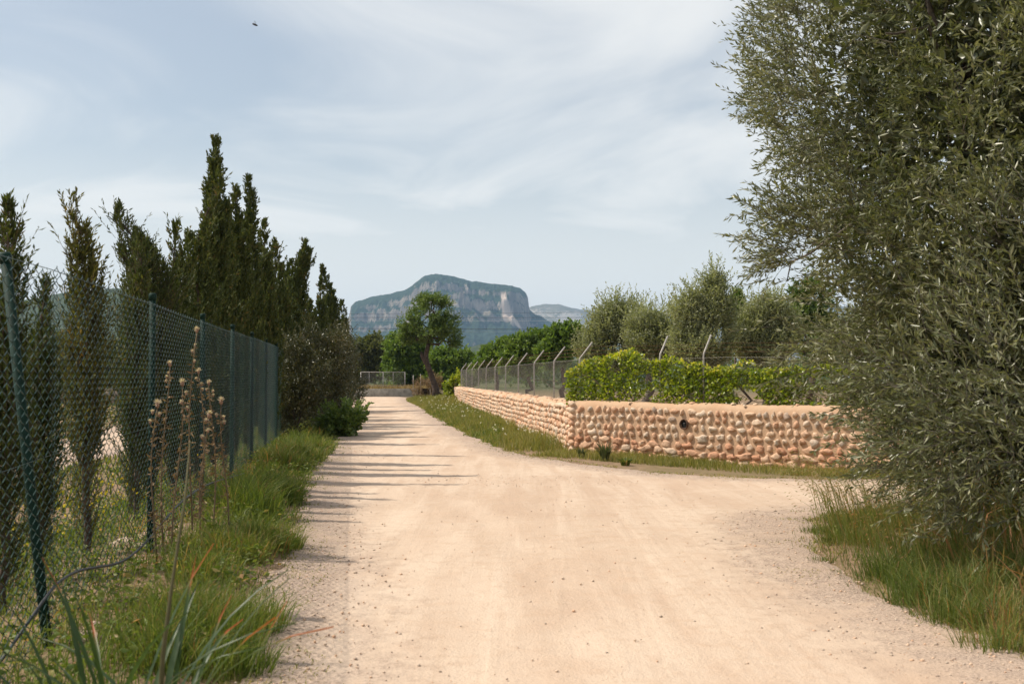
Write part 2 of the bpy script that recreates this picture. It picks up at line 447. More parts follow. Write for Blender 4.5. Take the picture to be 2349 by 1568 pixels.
STONE_STOPS = [(0.0, (0.56, 0.32, 0.20)), (0.25, (0.66, 0.42, 0.275)), (0.55, (0.70, 0.51, 0.36)), (0.82, (0.68, 0.54, 0.41)), (0.94, (0.54, 0.44, 0.345)), (1.0, (0.42, 0.32, 0.25))]
STONE_LOW = [(0.0, (0.54, 0.275, 0.165)), (0.35, (0.61, 0.345, 0.215)), (0.65, (0.64, 0.42, 0.28)), (0.88, (0.64, 0.48, 0.345)), (1.0, (0.48, 0.36, 0.27))]
def mat_stone(name, per_object, stops=None):
    m, nt, out = newmat(name)
    if per_object:
        oi = nt.nodes.new('ShaderNodeObjectInfo'); f = oi.outputs['Random']
    else:
        f = attr(nt)
    r = ramp(nt, stops or STONE_STOPS); nt.links.new(f, r.inputs[0])
    co = objco(nt)
    nz = noise(nt, 22, 6, 0.65, co); nf = noise(nt, 70, 3, 0.6, co)
    c = mixrgb(nt, maprange(nt, nz.outputs['Fac'], 0.45, 0.72, 0, 0.45), r.outputs[0], (0.46, 0.25, 0.15))
    c = mixrgb(nt, maprange(nt, nf.outputs['Fac'], 0.58, 0.75, 0, 0.5), c, (0.20, 0.15, 0.12))
    nrm = bump(nt, nz.outputs['Fac'], 0.6, 0.03)
    nt.links.new(principled(nt, c, 0.9, nrm, spec=0.2), out.inputs['Surface'])
    return m
def mat_mortar():
    m, nt, out = newmat('mortar')
    co = objco(nt)
    nz = noise(nt, 3.0, 6, 0.6, co); nf = noise(nt, 40, 4, 0.65, co)
    c = mixrgb(nt, maprange(nt, nz.outputs['Fac'], 0.35, 0.65, 0, 1), (0.54, 0.375, 0.25), (0.51, 0.33, 0.21))
    sx = nt.nodes.new('ShaderNodeSeparateXYZ'); g = nt.nodes.new('ShaderNodeNewGeometry')
    nt.links.new(g.outputs['Position'], sx.inputs[0])
    low = maprange(nt, sx.outputs['Z'], 0.05, 0.50, 0.6, 0.0)      # red soil splashed on the foot of the wall
    c = mixrgb(nt, low, c, (0.50, 0.29, 0.175))
    c = mixrgb(nt, maprange(nt, nf.outputs['Fac'], 0.55, 0.75, 0, 0.5), c, (0.36, 0.235, 0.155))
    nrm = bump(nt, nf.outputs['Fac'], 0.5, 0.015)
    nt.links.new(principled(nt, c, 0.95, nrm, spec=0.1), out.inputs['Surface'])
    return m
def mat_mountain(name, veg1, veg2, rock1, rock2, sc, lo, hi):
    """rock where 'var' (steepness, set from the shape) is high, scrub elsewhere"""
    m, nt, out = newmat(name)
    co = objco(nt, (sc, sc, sc * 0.45)); co2 = objco(nt, (sc * 6, sc * 6, sc * 6))
    nz = noise(nt, 1.0, 7, 0.65, co); nf = noise(nt, 1.0, 5, 0.7, co2)
    veg = mixrgb(nt, maprange(nt, nf.outputs['Fac'], 0.35, 0.65, 0, 1), veg1, veg2)
    rk = mixrgb(nt, maprange(nt, nz.outputs['Fac'], 0.4, 0.62, 0, 1), rock1, rock2)
    a = nt.nodes.new('ShaderNodeMath'); a.operation = 'MULTIPLY_ADD'
    nt.links.new(nz.outputs['Fac'], a.inputs[0]); a.inputs[1].default_value = 1.0
    s = nt.nodes.new('ShaderNodeMath'); s.operation = 'SUBTRACT'; nt.links.new(attr(nt), s.inputs[0]); s.inputs[1].default_value = 0.5
    nt.links.new(s.outputs[0], a.inputs[2])
    a2 = nt.nodes.new('ShaderNodeMath'); a2.operation = 'MULTIPLY_ADD'
    nt.links.new(nf.outputs['Fac'], a2.inputs[0]); a2.inputs[1].default_value = 1.5
    s2 = nt.nodes.new('ShaderNodeMath'); s2.operation = 'SUBTRACT'; nt.links.new(a.outputs[0], s2.inputs[0]); s2.inputs[1].default_value = 0.75
    nt.links.new(s2.outputs[0], a2.inputs[2])
    c = mixrgb(nt, maprange(nt, a2.outputs[0], lo, hi, 0, 1), veg, rk)
    sc_ = attr(nt, 'scar')
    c = mixrgb(nt, sc_, c, (0.62, 0.50, 0.42))
    nrm = bump(nt, nf.outputs['Fac'], 0.7, 3.0 / (sc * 60))
    nt.links.new(principled(nt, c, 0.95, nrm, spec=0.05), out.inputs['Surface'])
    return m
M['ground'] = mat_ground(); M['track'] = mat_track()
M['stone'] = mat_stone('stone', True); M['stone_low'] = mat_stone('stone_low', True, STONE_LOW); M['stone_mass'] = mat_stone('stone_mass', False)
M['mortar'] = mat_mortar()
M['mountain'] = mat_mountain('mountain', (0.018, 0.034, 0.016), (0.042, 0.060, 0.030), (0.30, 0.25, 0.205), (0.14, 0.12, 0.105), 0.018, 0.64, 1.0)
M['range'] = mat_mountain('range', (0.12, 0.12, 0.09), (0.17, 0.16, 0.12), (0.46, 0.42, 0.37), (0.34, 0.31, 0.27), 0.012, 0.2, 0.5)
M['hill'] = mat_mountain('hill', (0.035, 0.052, 0.022), (0.075, 0.088, 0.036), (0.24, 0.20, 0.15), (0.2, 0.165, 0.13), 0.02, 0.75, 1.1)

# ------------------------------------------------------------------ ground and tracks
def h(x, y):
    x = np.asarray(x, float); y = np.asarray(y, float)
    z = -0.08 * np.exp(-((x - 4.3) / 3.0) ** 2 - ((y - 18.4) / 3.0) ** 2)
    z = z + 0.38 * np.exp(-((x + 2.4) / 1.9) ** 2 - ((y - 61) / 11.0) ** 2)     # bank under the lone tree
    fx = -1.524 - 0.148 * y
    z = z + 0.10 * np.exp(-((x - fx - 0.35) / 0.55) ** 2) * sstep(2, 4, y) * (1 - sstep(45, 60, y))
    z = z + 0.10 * np.exp(-((x - 4.2) / 1.5) ** 2 - ((y - 8.8) / 2.2) ** 2)
    wob = 0.05 * (fbm(x * 0.45, y * 0.45, 0, 3) - 0.5) + 0.02 * (fbm(x * 2.2, y * 2.2, 0, 5) - 0.5)
    z = z + wob * np.exp(-(x / 60) ** 2 - (y / 120) ** 2)
    return z
track_px = [(560, 1568), (600, 1450), (640, 1320), (688, 1180), (708, 1110), (742, 1060), (775, 1005), (800, 962), (806, 940), (815, 926), (790, 917), (700, 913),
            (700, 905), (860, 907), (930, 911), (937, 922), (985, 950), (1050, 985), (1120, 1018), (1180, 1040), (1290, 1057), (1400, 1068), (1500, 1080), (1700, 1092), (2000, 1094), (2349, 1092)]
TRACK = [(-0.15, -6.0), (-0.85, 2.0), (-1.05, 3.6)] + [gnd(*p) for p in track_px]
TRACK += [(16.0, 15.0), (16.0, 11.9)] + [gnd(*p) for p in [(2349, 1160), (2150, 1160), (1960, 1172), (1830, 1195), (1845, 1250), (1880, 1300), (1990, 1360), (2120, 1410), (2260, 1462), (2349, 1510)]]
TRACK += [(2.75, 4.6), (3.0, 2.5), (3.2, -6.0)]
PATH = [(-6.6, -6), (-6.7, 10), (-7.0, 15), (-7.7, 24), (-9.6, 38), (-12, 55), (-16, 57), (-12.8, 39), (-10.0, 24), (-9.4, 15), (-9.2, -6)]
def poly_sd(poly, x, y):
    """signed distance to a polygon, negative inside"""
    x = np.asarray(x, float).ravel(); y = np.asarray(y, float).ravel()
    d = np.full(len(x), 1e9); ins = np.zeros(len(x), bool)
    n = len(poly)
    for i in range(n):
        ax, ay = poly[i]; bx, by = poly[(i + 1) % n]
        ex, ey = bx - ax, by - ay
        t = np.clip(((x - ax) * ex + (y - ay) * ey) / (ex * ex + ey * ey + 1e-12), 0, 1)
        d = np.minimum(d, np.hypot(x - ax - t * ex, y - ay - t * ey))
        c = ((ay > y) != (by > y)) & (x < (bx - ax) * (y - ay) / ((by - ay) + 1e-12) + ax)
        ins ^= c
    return np.where(ins, -d, d)
def track_sd(x, y):
    s = poly_sd(TRACK, x, y)
    return s + 0.34 * (fbm(x * 1.5, y * 1.5, 0, 11, 3) - 0.5) + 0.20 * (fbm(x * 6, y * 6, 0, 12, 2) - 0.5)

def spaced(lo, hi, a, b, step, grow):
    """coordinates dense between a and b, growing outward"""
    c = list(np.arange(a, b + 1e-6, step))
    s = step
    while c[-1] < hi:
        s *= grow; c.append(min(hi, c[-1] + s))
    s = step
    while c[0] > lo:
        s *= grow; c.insert(0, max(lo, c[0] - s))
    return np.array(c)
def grid(xs, ys, zf):
    X, Y = np.meshgrid(xs, ys); Z = zf(X.ravel(), Y.ravel())
    V = np.stack([X.ravel(), Y.ravel(), Z], 1)
    nx, ny = len(xs), len(ys)
    i = (np.arange(ny - 1)[:, None] * nx + np.arange(nx - 1)[None, :]).ravel()
    Q = np.stack([i, i + 1, i + nx + 1, i + nx], 1)
    return V, Q
mb = MB()
xs = spaced(-5000, 5000, -14, 14, 0.4, 1.2); ys = spaced(-400, 6800, -2, 66, 0.4, 1.16)
V, Q = grid(xs, ys, h)
mb.add(V, Q, sstep(60, 160, np.hypot(V[:, 0], V[:, 1])))
tag(mb.build('ground', M['ground']), kind='structure')

RUTS = [[(840, 960), (850, 1060), (840, 1200), (800, 1400), (760, 1568)], [(900, 960), (935, 1060), (1000, 1200), (1100, 1400), (1190, 1568)], [(850, 980), (870, 1080), (930, 1250), (1040, 1450), (1110, 1568)],
        [(880, 985), (960, 1070), (1130, 1220), (1400, 1400), (1650, 1568)], [(700, 1500), (1000, 1250), (1300, 1150), (1700, 1120), (2300, 1112)], [(1250, 1568), (1450, 1300), (1700, 1190), (2300, 1138)]]
def rut(x, y):
    w = np.zeros(len(x)); jx = 0.25 * (fbm(x * 0.5, y * 0.35, 0, 63, 2) - 0.5)
    for i, line in enumerate(RUTS):
        d = np.full(len(x), 1e9); P = [gnd(*q) for q in line]
        for (ax, ay), (bx, by) in zip(P[:-1], P[1:]):
            ex, ey = bx - ax, by - ay
            t = np.clip(((x + jx - ax) * ex + (y - ay) * ey) / (ex * ex + ey * ey), 0, 1)
            d = np.minimum(d, np.hypot(x + jx - ax - t * ex, y - ay - t * ey))
        w = np.maximum(w, np.exp(-(d / 0.20) ** 2) * (0.15 + 0.85 * sstep(0.35, 0.65, fbm(x * 0.8, y * 0.8, i * 3.3, 64, 3))) * (0.6 + 0.8 * (fbm(x * 5, y * 1.2, i, 65, 2) - 0.25)))
    return w
def sheet(name, poly, sdf, x0, x1, ysteps, xstep, lift):
    V, Q = grid(np.arange(x0, x1, xstep), ysteps, h)
    sd = sdf(V[:, 0], V[:, 1])
    V[:, 2] += lift - sstep(-0.02, 0.22, sd) * (lift + 0.05) - (0.010 * rut(V[:, 0], V[:, 1]) if name == 'dirt_track' else 0)
    keep = (sd[Q] < 0.24).any(1)
    Q = Q[keep]
    used = np.unique(Q); remap = np.full(len(V), -1); remap[used] = np.arange(len(used))
    mb = MB(); mb.add(V[used], remap[Q], np.clip(1 + sd[used] / 1.15, 0, 1))
    o = mb.build(name, M['track'])
    rv = rut(V[used][:, 0], V[used][:, 1]) if name == 'dirt_track' else np.zeros(len(used))
    at = o.data.attributes.new('rut', 'FLOAT', 'POINT'); at.data.foreach_set('value', rv.astype(np.float32))
    return tag(o, kind='structure')
sheet('dirt_track', TRACK, track_sd, -14, 16, np.concatenate([np.arange(-4, 26, 0.13), np.arange(26, 92, 0.3)]), 0.13, 0.02)
sheet('field_track', PATH, lambda x, y: poly_sd(PATH, x, y) + 0.5 * (fbm(x * 1.2, y * 1.2, 0, 21, 3) - 0.5), -17, -6, np.arange(-4, 58, 0.3), 0.2, 0.02)

# gravel lying on the track and its edges
rng = np.random.default_rng(5)
n = 60000
gy = 3.6 + 20 * rng.random(n) ** 1.7; gx = -6 + 13 * rng.random(n)
sd = track_sd(gx, gy)
pr = np.where(sd < 0.1, np.where(sd > -1.1, 0.05 + 0.75 * sstep(-1.1, -0.15, sd), 0.05 + 0.5 * (np.hypot((gx - 0.2) / 1.6, (gy - 15.4) / 0.9) < 1)), 0.0)
k = rng.random(n) < pr
gx, gy = gx[k], gy[k]; n = len(gx)
s = 0.0035 + 0.0105 * rng.random(n) ** 3
base = np.array([[1, 0, 0], [0, 1, 0], [-1, 0, 0], [0, -1, 0], [0, 0, 0.7], [0, 0, -0.7]], float)
V = base[None] * s[:, None, None] * (0.65 + 0.7 * rng.random((n, 6, 1)))
a = rng.random(n) * 6.28; c_, s_ = np.cos(a)[:, None], np.sin(a)[:, None]
V = np.stack([V[..., 0] * c_ - V[..., 1] * s_, V[..., 0] * s_ + V[..., 1] * c_, V[..., 2]], -1)
V += np.stack([gx, gy, h(gx, gy) + 0.022], 1)[:, None]
F = np.array([[0, 1, 4], [1, 2, 4], [2, 3, 4], [3, 0, 4], [1, 0, 5], [2, 1, 5], [3, 2, 5], [0, 3, 5]])
mb = MB(); mb.add(V.reshape(-1, 3), (np.arange(n)[:, None, None] * 6 + F[None]).reshape(-1, 3), np.repeat(np.where(rng.random(n) < 0.5, 0.93 + 0.07 * rng.random(n), 0.2 + 0.7 * rng.random(n)), 6))
tag(mb.build('gravel', M['stone_mass'], smooth=False), 'loose grey and pink gravel along the track edges', 'gravel', kind='stuff')

# ------------------------------------------------------------------ mountain, range, hills
def add_scar(me, vals):
    a = me.attributes.new('scar', 'FLOAT', 'POINT'); a.data.foreach_set('value', vals.astype(np.float32))
def interp_px(profile, d):
    pts = [pix(px, py, d) for px, py in profile]
    return np.array([p.x for p in pts]), np.array([p.z for p in pts])
D0 = 3900
prof = [(300, 790), (500, 775), (640, 765), (740, 752), (778, 742), (798, 735), (802, 712), (805, 694), (815, 682), (850, 672), (900, 665), (935, 655), (955, 641), (975, 630), (1000, 627), (1030, 630), (1080, 639), (1150, 647), (1194, 652),
        (1206, 660), (1211, 672), (1214, 700), (1228, 712), (1255, 733), (1290, 750), (1340, 768), (1420, 792), (1520, 812), (1700, 830)]
PX, PZ = interp_px(prof, D0)
def mountain():
    xs = np.concatenate([np.arange(-1150, -600, 14), np.arange(-600, 110, 3.6), np.arange(110, 760, 9)])
    ys = np.concatenate([np.arange(D0 - 1250, D0 - 620, 22), np.arange(D0 - 620, D0 + 60, 5.5), np.arange(D0 + 60, D0 + 700, 40)])
    X, Y = np.meshgrid(xs, ys); X = X.ravel(); Y = Y.ravel()
    P = np.interp(X * D0 / Y, PX, PZ)
    big = fbm(X / 150, Y / 150, 0, 31, 4) - 0.5
    u = D0 - Y + 190 * big + 40 * (fbm(X / 26, Y / 40, 0, 33, 4) - 0.5)
    cl = sstep(-640, -480, X) * (1 - sstep(60, 110, X))                       # where there are cliffs
    top = np.interp(X, [-560, -400, -250, 0, 60], [40, 120, 215, 150, 30])     # width of the green shoulder above the cliff
    t = np.interp(u - top, [-700, -230, 0, 12, 40, 55, 110, 125, 160, 420, 1000], [0.93, 1.0, 0.88, 0.80, 0.765, 0.64, 0.60, 0.53, 0.47, 0.22, 0.0])
    s = np.interp(u, [-700, 0, 300, 1000], [0.95, 1.0, 0.62, 0.0])
    Z = P * (cl * t + (1 - cl) * s)
    Z = np.minimum(Z, P * 1.0)
    rough = sstep(0.02, 0.2, 1 - np.abs(t - 0.6) * 2) * cl
    Z = Z + (fbm(X / 9, Y / 60, Z / 40, 38, 3) - 0.5) * 16 * rough * sstep(-20, 60, u) * sstep(0, 60, Z)
    Z = Z + (fbm(X / 30, Y / 30, Z / 30, 35, 4) - 0.5) * (10 + 16 * rough) * sstep(0, 60, Z) * sstep(-20, 120, u)
    Z = np.where(u < -10, Z + (fbm(X / 16, Y / 16, 0, 36, 3) - 0.5) * 5, Z)
    V = np.stack([X, Y, np.maximum(Z, -1) - 2], 1)
    nx, ny = len(xs), len(ys)
    gz = Z.reshape(ny, nx)
    gyy = np.gradient(gz, ys, axis=0); gxx = np.gradient(gz, xs, axis=1)
    slope = np.hypot(gyy, gxx).ravel()
    var = sstep(0.55, 2.3, slope)
    i = (np.arange(ny - 1)[:, None] * nx + np.arange(nx - 1)[None, :]).ravel()
    mb = MB(); mb.add(V, np.stack([i, i + 1, i + nx + 1, i + nx], 1), var)
    me = mb.mesh('mountain')
    sx = CXP + X / Y * FPX; sy = HORP - (Z - CAM_Z) / Y * FPX                  # landslide scars on the south cliff
    w = 7 * (fbm(X / 30, Y / 30, Z / 30, 40, 3) - 0.5)
    def band(ax, ay, bx, by, w0, w1):
        t = np.clip((sy - ay) / (by - ay), 0, 1)
        c = ax + (bx - ax) * t
        return (1 - sstep(0.75, 1.1, np.abs(sx + w - c) / (w0 + (w1 - w0) * t))) * sstep(ay - 4, ay + 4, sy + w) * (1 - sstep(by - 5, by + 5, sy + w))
    scar = np.maximum.reduce([band(1152, 668, 1166, 728, 5, 15) * 0.75, band(1168, 722, 1196, 752, 9, 4) * 0.9, band(1030, 688, 1048, 700, 14, 8) * 0.5, band(1090, 690, 1120, 722, 18, 14) * 0.35, band(1068, 652, 1072, 668, 4, 3) * 0.5])
    add_scar(me, scar * (Y < D0 + 20))
    me.materials.append(M['mountain'])
    return link('mountain', me)
tag(mountain(), 'flat topped rocky mountain with cliffs and dark scrub rising behind the trees', kind='structure')
def ridge(name, profile, d, depth, material, seed, amp, step, cliff=0.35):
    px, pz = interp_px(profile, d)
    xs = np.arange(px[0], px[-1], step)
    ys = np.concatenate([np.linspace(d - depth, d, 46), np.linspace(d + depth * 0.1, d + depth * 0.8, 6)])
    X, Y = np.meshgrid(xs, ys); X = X.ravel(); Y = Y.ravel()
    P = np.interp(X * d / Y, px, pz)
    u = (d - Y) / depth + 0.25 * (fbm(X / (depth * 0.2), Y / (depth * 0.3), 0, seed) - 0.5)
    Z = P * np.interp(u, [-0.8, 0, 0.12, 0.3, 1], [0.7, 1, 0.93 - cliff * 0.3, 0.6, 0])
    Z = Z + amp * (fbm(X / (amp * 6), Y / (amp * 6), 0, seed + 3, 5) - 0.5) * sstep(0, amp * 2, Z) * sstep(-0.02, 0.12, u)
    V = np.stack([X, Y, np.maximum(Z, -1) - 2], 1)
    nx, ny = len(xs), len(ys)
    g = Z.reshape(ny, nx); slope = np.hypot(np.gradient(g, ys, axis=0), np.gradient(g, xs, axis=1)).ravel()
    i = (np.arange(ny - 1)[:, None] * nx + np.arange(nx - 1)[None, :]).ravel()
    mb = MB(); mb.add(V, np.stack([i, i + 1, i + nx + 1, i + nx], 1), sstep(0.2, 1.2, slope))
    me = mb.mesh(name); add_scar(me, np.zeros(len(V))); me.materials.append(material)
    return tag(link(name, me), kind='structure')
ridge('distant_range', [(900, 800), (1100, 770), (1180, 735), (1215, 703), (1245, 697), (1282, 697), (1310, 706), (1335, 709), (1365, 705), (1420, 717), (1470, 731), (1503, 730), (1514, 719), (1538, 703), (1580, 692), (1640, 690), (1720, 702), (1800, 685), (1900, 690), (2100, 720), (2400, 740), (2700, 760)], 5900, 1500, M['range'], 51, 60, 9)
ridge('low_hill', [(880, 850), (980, 826), (1050, 803), (1100, 787), (1150, 779), (1190, 779), (1240, 786), (1320, 797), (1420, 806), (1550, 815), (1750, 830)], 1500, 420, M['hill'], 61, 14, 3.0, 0.1)
ridge('wooded_hill', [(-500, 720), (-200, 700), (0, 690), (90, 676), (180, 664), (270, 656), (330, 662), (420, 676), (540, 700), (680, 730), (800, 770), (900, 800)], 1750, 700, M['hill'], 71, 18, 4.0, 0.2)

# ------------------------------------------------------------------ vegetation builders
def twig_crown(mb, T, D, tl, per, L, W, rng, droop=0.0, spread=0.75, stem_r=0.0022, var0=None, wood=None):
    """sprigs: a thin stem with leaves in pairs along it"""
    n = len(T)
    if n == 0: return
    D = unit(D); tl = np.broadcast_to(tl, (n,))
    down = np.array([[0, 0, -1.0]])
    E = unit(D + down * droop)
    mid = T + D * tl[:, None] * 0.5; end = mid + E * tl[:, None] * 0.5
    if wood is not None:
        sticks(wood, T, mid, stem_r, stem_r * 0.8); sticks(wood, mid, end, stem_r * 0.8, stem_r * 0.4)
    t = (np.arange(per)[None, :] + rng.random((n, per))) / per
    t = 0.12 + 0.88 * t
    P = np.where((t < 0.5)[..., None], T[:, None] + D[:, None] * (tl[:, None] * t)[..., None], mid[:, None] + E[:, None] * (tl[:, None] * (t - 0.5))[..., None])
    rd = unit(rng.normal(size=(n, per, 3)))
    LD = unit((D + E)[:, None] * 0.5 * (1 - spread * 0.45) + rd * spread)
    v = rng.random((n, per)) * 0.6 + (rng.random(n) if var0 is None else var0)[:, None] * 0.4
    leaves(mb, P.reshape(-1, 3), LD.reshape(-1, 3), (L * (0.65 + 0.6 * rng.random((n, per)))).ravel(), (W * (0.7 + 0.5 * rng.random((n, per)))).ravel(), rng, v.ravel())
def blob_points(blobs, n, rng, shell=0.5, gap_scale=1.6, gap=0.42, seed=0):
    """points and outward directions in a union of ellipsoids, denser to the outside, thinned by noise so gaps stay"""
    B = np.array(blobs, float)
    w = (B[:, 3] * B[:, 4] * B[:, 5]) ** (2 / 3.0)
    k = rng.choice(len(B), int(n * 2.2), p=w / w.sum())
    u = unit(rng.normal(size=(len(k), 3)))
    r = (shell + (1 - shell) * rng.random(len(k)) ** 0.7)[:, None]
    r = r * (0.88 + 0.3 * fbm(u[:, 0] * 2.3 + k, u[:, 1] * 2.3, u[:, 2] * 2.3, seed + 5, 3))[:, None]
    P = B[k, :3] + u * B[k, 3:6] * r
    nz = fbm(P[:, 0] * gap_scale, P[:, 1] * gap_scale, P[:, 2] * gap_scale, seed, 3)
    keep = nz > gap
    P, u = P[keep][:n], u[keep][:n]
    return P, u
def limb(mb, a, b, r0, r1, rng, wob=0.12, sides=7, nseg=7, sag=0.0):
    a = np.asarray(a, float); b = np.asarray(b, float)
    t = np.linspace(0, 1, nseg)[:, None]
    P = a + (b - a) * t
    ln = np.linalg.norm(b - a)
    off = rng.normal(size=(nseg, 3)) * wob * ln * 0.25
    off[0] = 0; off[-1] *= 0.3
    P = P + off * np.sin(t * math.pi)
    P[:, 2] += sag * ln * np.sin(t[:, 0] * math.pi)
    rr = r0 + (r1 - r0) * t[:, 0] ** 0.8
    tube(mb, P, rr * (1 + 0.10 * rng.normal(size=nseg)), sides)
    return P
def tree(name, label, base, blobs, n_twigs, per, L, W, leaf, bark, seed, trunk_r=0.12, fork=None, group=None, cat='tree', tl=0.4, droop=0.0, up=0.35, spread=0.75, gap=0.42, gap_scale=1.6, shell=0.5, trunk_pts=None, shoots=0):
    rng = np.random.default_rng(seed)
    o = empty(name, base, label, cat, group)
    base = np.array(base, float)
    wood = MB()
    B = np.array(blobs, float)
    fork = np.array(fork if fork is not None else (0, 0, max(0.35, (B[:, 2] - B[:, 5]).min() + 0.2)), float)
    if trunk_pts is None:
        limb(wood, (0, 0, -0.12), fork, trunk_r * 1.25, trunk_r * 0.8, rng, 0.25, 9, 8)
    else:
        tp = np.array(trunk_pts, float); tube(wood, tp[:, :3], tp[:, 3], 10); fork = tp[-1, :3]
    for b in B:
        P = limb(wood, fork, b[:3], trunk_r * 0.55, trunk_r * 0.12, rng, 0.35, 6, 7)
        for j in range(5):
            u = unit(rng.normal(size=3)); limb(wood, P[3 + j % 4], b[:3] + u * b[3:6] * 0.8, trunk_r * 0.18, 0.006, rng, 0.4, 4, 5)
    wood.build('trunk', bark, o)
    mb = MB()
    P, u = blob_points(blobs, n_twigs, rng, shell, gap_scale, gap, seed)
    nb = unit(u * 0.75 + np.array([0, 0, up]) + rng.normal(size=u.shape) * 0.35)
    light = np.clip(fbm(P[:, 0] * 1.3, P[:, 1] * 1.3, P[:, 2] * 1.3, seed + 9, 2), 0, 1)
    twig_crown(mb, P - nb * tl * 0.5, nb, tl * (0.6 + 0.7 * rng.random(len(P))), per, L, W, rng, droop, spread, var0=light)
    if shoots:
        kk = rng.choice(len(B), shoots); uu = unit(rng.normal(size=(shoots, 3)) + np.array([0, 0, 0.8]))
        T = B[kk, :3] + uu * B[kk, 3:6] * 0.75
        D = unit(uu * 0.5 + np.array([0, 0, 0.9]) + rng.normal(size=T.shape) * 0.25)
        twig_crown(mb, T, D, tl * (0.8 + 0.8 * rng.random(shoots)), 18, L, W * 0.8, rng, 0.25, 0.55, var0=0.4 + 0.5 * rng.random(shoots))
    c = mb.build('crown', leaf, o, smooth=False); c['kind'] = 'stuff'
    return o

def fence_x(y):
    return -1.524 - 0.148 * y
def cypress(px, tip, d, wpx, label, seed, z0=0.7, lean=(0.0, 0.0), hook=0.0, loose=0.35, leaf='cypress', dens=1.0, prof=None, x=None):
    rng = np.random.default_rng(seed)
    p = pix(px, tip, d); bx = p.x if x is None else x
    bz = float(h(bx, d)); H = p.z - bz
    o = empty('cypress_tree', (bx, d, bz), label, 'tree', 'cypress trees in a row behind the green fence')
    w = wpx * (0.92 if d < 10 else 1.15 if d < 22 else 1.5) / FPX * d / 2
    def axis(t):
        t = np.asarray(t, float)
        b = sstep(0.72, 1.0, t) * hook
        return np.stack([lean[0] * t ** 1.6 * H + b, lean[1] * t * H, t * H - 0.25 * np.abs(b)], -1)
    wood = MB()
    t = np.linspace(-0.03, 0.93, 12); A = axis(np.maximum(t, 0)); A[0, 2] = -0.1
    A[1:-1, :2] += rng.normal(size=(10, 2)) * 0.018
    tube(wood, A, np.interp(t, [0, 0.3, 1], [0.018 + 0.005 * H, 0.014 + 0.004 * H, 0.005]), 7)
    mb = MB()
    zt = z0 / H
    dd = min(2.2, max(1.0, d / 15))
    nl = max(3, int(round(4 + 7 * min(1.0, w / 0.45))))
    pr = prof or ([0, 0.08, 0.3, 0.55, 0.8, 0.93, 1.0], [0.35, 0.75, 1.0, 0.82, 0.48, 0.25, 0.06])
    for j in range(nl + 1):
        az = j * 2.4 + rng.random() * 0.8
        f = 0.0 if j == 0 else 0.35 + 0.65 * ((j * 0.618) % 1.0)                  # how far out this plume sits
        # a plume ends where the tree's outline is as narrow as its own place in it
        cand = np.linspace(0.35, 1.0, 40); wid = np.interp(cand, *pr)
        okc = cand[wid >= f * 0.8]; te = 1.0 if j == 0 else float(okc[-1] if len(okc) else 0.45) * (0.88 + 0.14 * rng.random())
        te = min(te, 1.0)
        tb = 0.0 if rng.random() < 0.65 else 0.25 * rng.random()
        ns = int((90 + 420 * H * (te - tb) * max(w, 0.16) / 0.30) / (nl ** 0.55) * dens * (1.35 if j == 0 else 1.0) * (0.38 if d < 13 else 0.205))
        q = tb + (te - tb) * rng.random(ns) ** 0.95
        lt = (q - tb) / max(te - tb, 0.05)
        thick = w * (0.50 if j else 0.62) * np.interp(lt, [0, 0.12, 0.45, 0.75, 0.92, 1.0], [0.55, 0.9, 1.0, 0.72, 0.34, 0.05])
        off = w * f * 0.72 * np.interp(lt, [0, 0.3, 1], [0.55, 0.9, 1.0])
        tz = zt + (1 - zt) * q
        C = axis(tz)
        C[:, 0] += np.cos(az) * off; C[:, 1] += np.sin(az) * off
        a2 = rng.random(ns) * 6.283
        out = np.stack([np.cos(a2), np.sin(a2), 0 * a2], 1)
        rr = thick * rng.random(ns) ** 0.55 * (0.7 + 0.6 * vnoise(np.cos(a2) * 2 + j, np.sin(a2) * 2, tz * H * 3, seed))
        T = C + out * rr[:, None]
        wild = (rng.random(ns) < 0.10 * (1 + loose)) * rng.random(ns)
        sl = (0.10 + 0.15 * rng.random(ns)) * (1 + 1.7 * wild * loose) * min(1.25, 0.65 + 0.1 * H) * np.interp(lt, [0, 0.7, 1], [1, 1, 0.6])
        D = unit(out * (0.22 + 0.5 * wild)[:, None] + np.array([0.03, 0, 1.0]) + rng.normal(size=(ns, 3)) * 0.16)
        T[:, 2] -= sl * 0.6
        ok = T[:, 2] > z0 * 0.75
        twig_crown(mb, T[ok], D[ok], sl[ok], 12, 0.052 * dd ** 0.6 * (1.0 if d < 13 else 1.25), 0.0150 * dd ** 0.75 * (1.0 if d < 13 else 1.6), rng, -0.12, 0.5, 0.0022, wood=wood if d < 13 else None)
    # tip: fine bent leaders
    nt_ = 18
    t = 0.84 + 0.15 * rng.random(nt_)
    T = axis(t) + rng.normal(size=(nt_, 3)) * 0.02
    Dh = unit(np.stack([np.full(nt_, np.sign(hook) * min(0.7, abs(hook) * 2.2)), 0 * t, np.full(nt_, 1.0)], 1) + rng.normal(size=(nt_, 3)) * 0.2)
    twig_crown(mb, T - Dh * 0.14, Dh, 0.14 + 0.12 * rng.random(nt_), 13, 0.042 * dd ** 0.6, 0.010 * dd ** 0.7, rng, -0.1, 0.5, 0.003, wood=wood)
    # wisps on the bare lower stem
    nw = int(110 * dens)
    t = rng.random(nw) * zt; az2 = rng.random(nw) * 6.283
    D2 = unit(np.stack([np.cos(az2) * 0.4, np.sin(az2) * 0.4, np.ones(nw)], 1))
    twig_crown(mb, axis(t) + np.array([0, 0, 0.1]) + np.stack([np.cos(az2), np.sin(az2), 0 * az2], 1) * (0.06 * rng.random(nw))[:, None], D2, 0.14 + 0.14 * rng.random(nw), 10, 0.045, 0.011, rng, -0.1, 0.6, 0.002, wood=wood)
    wood.build('trunk', M['bark'], o)
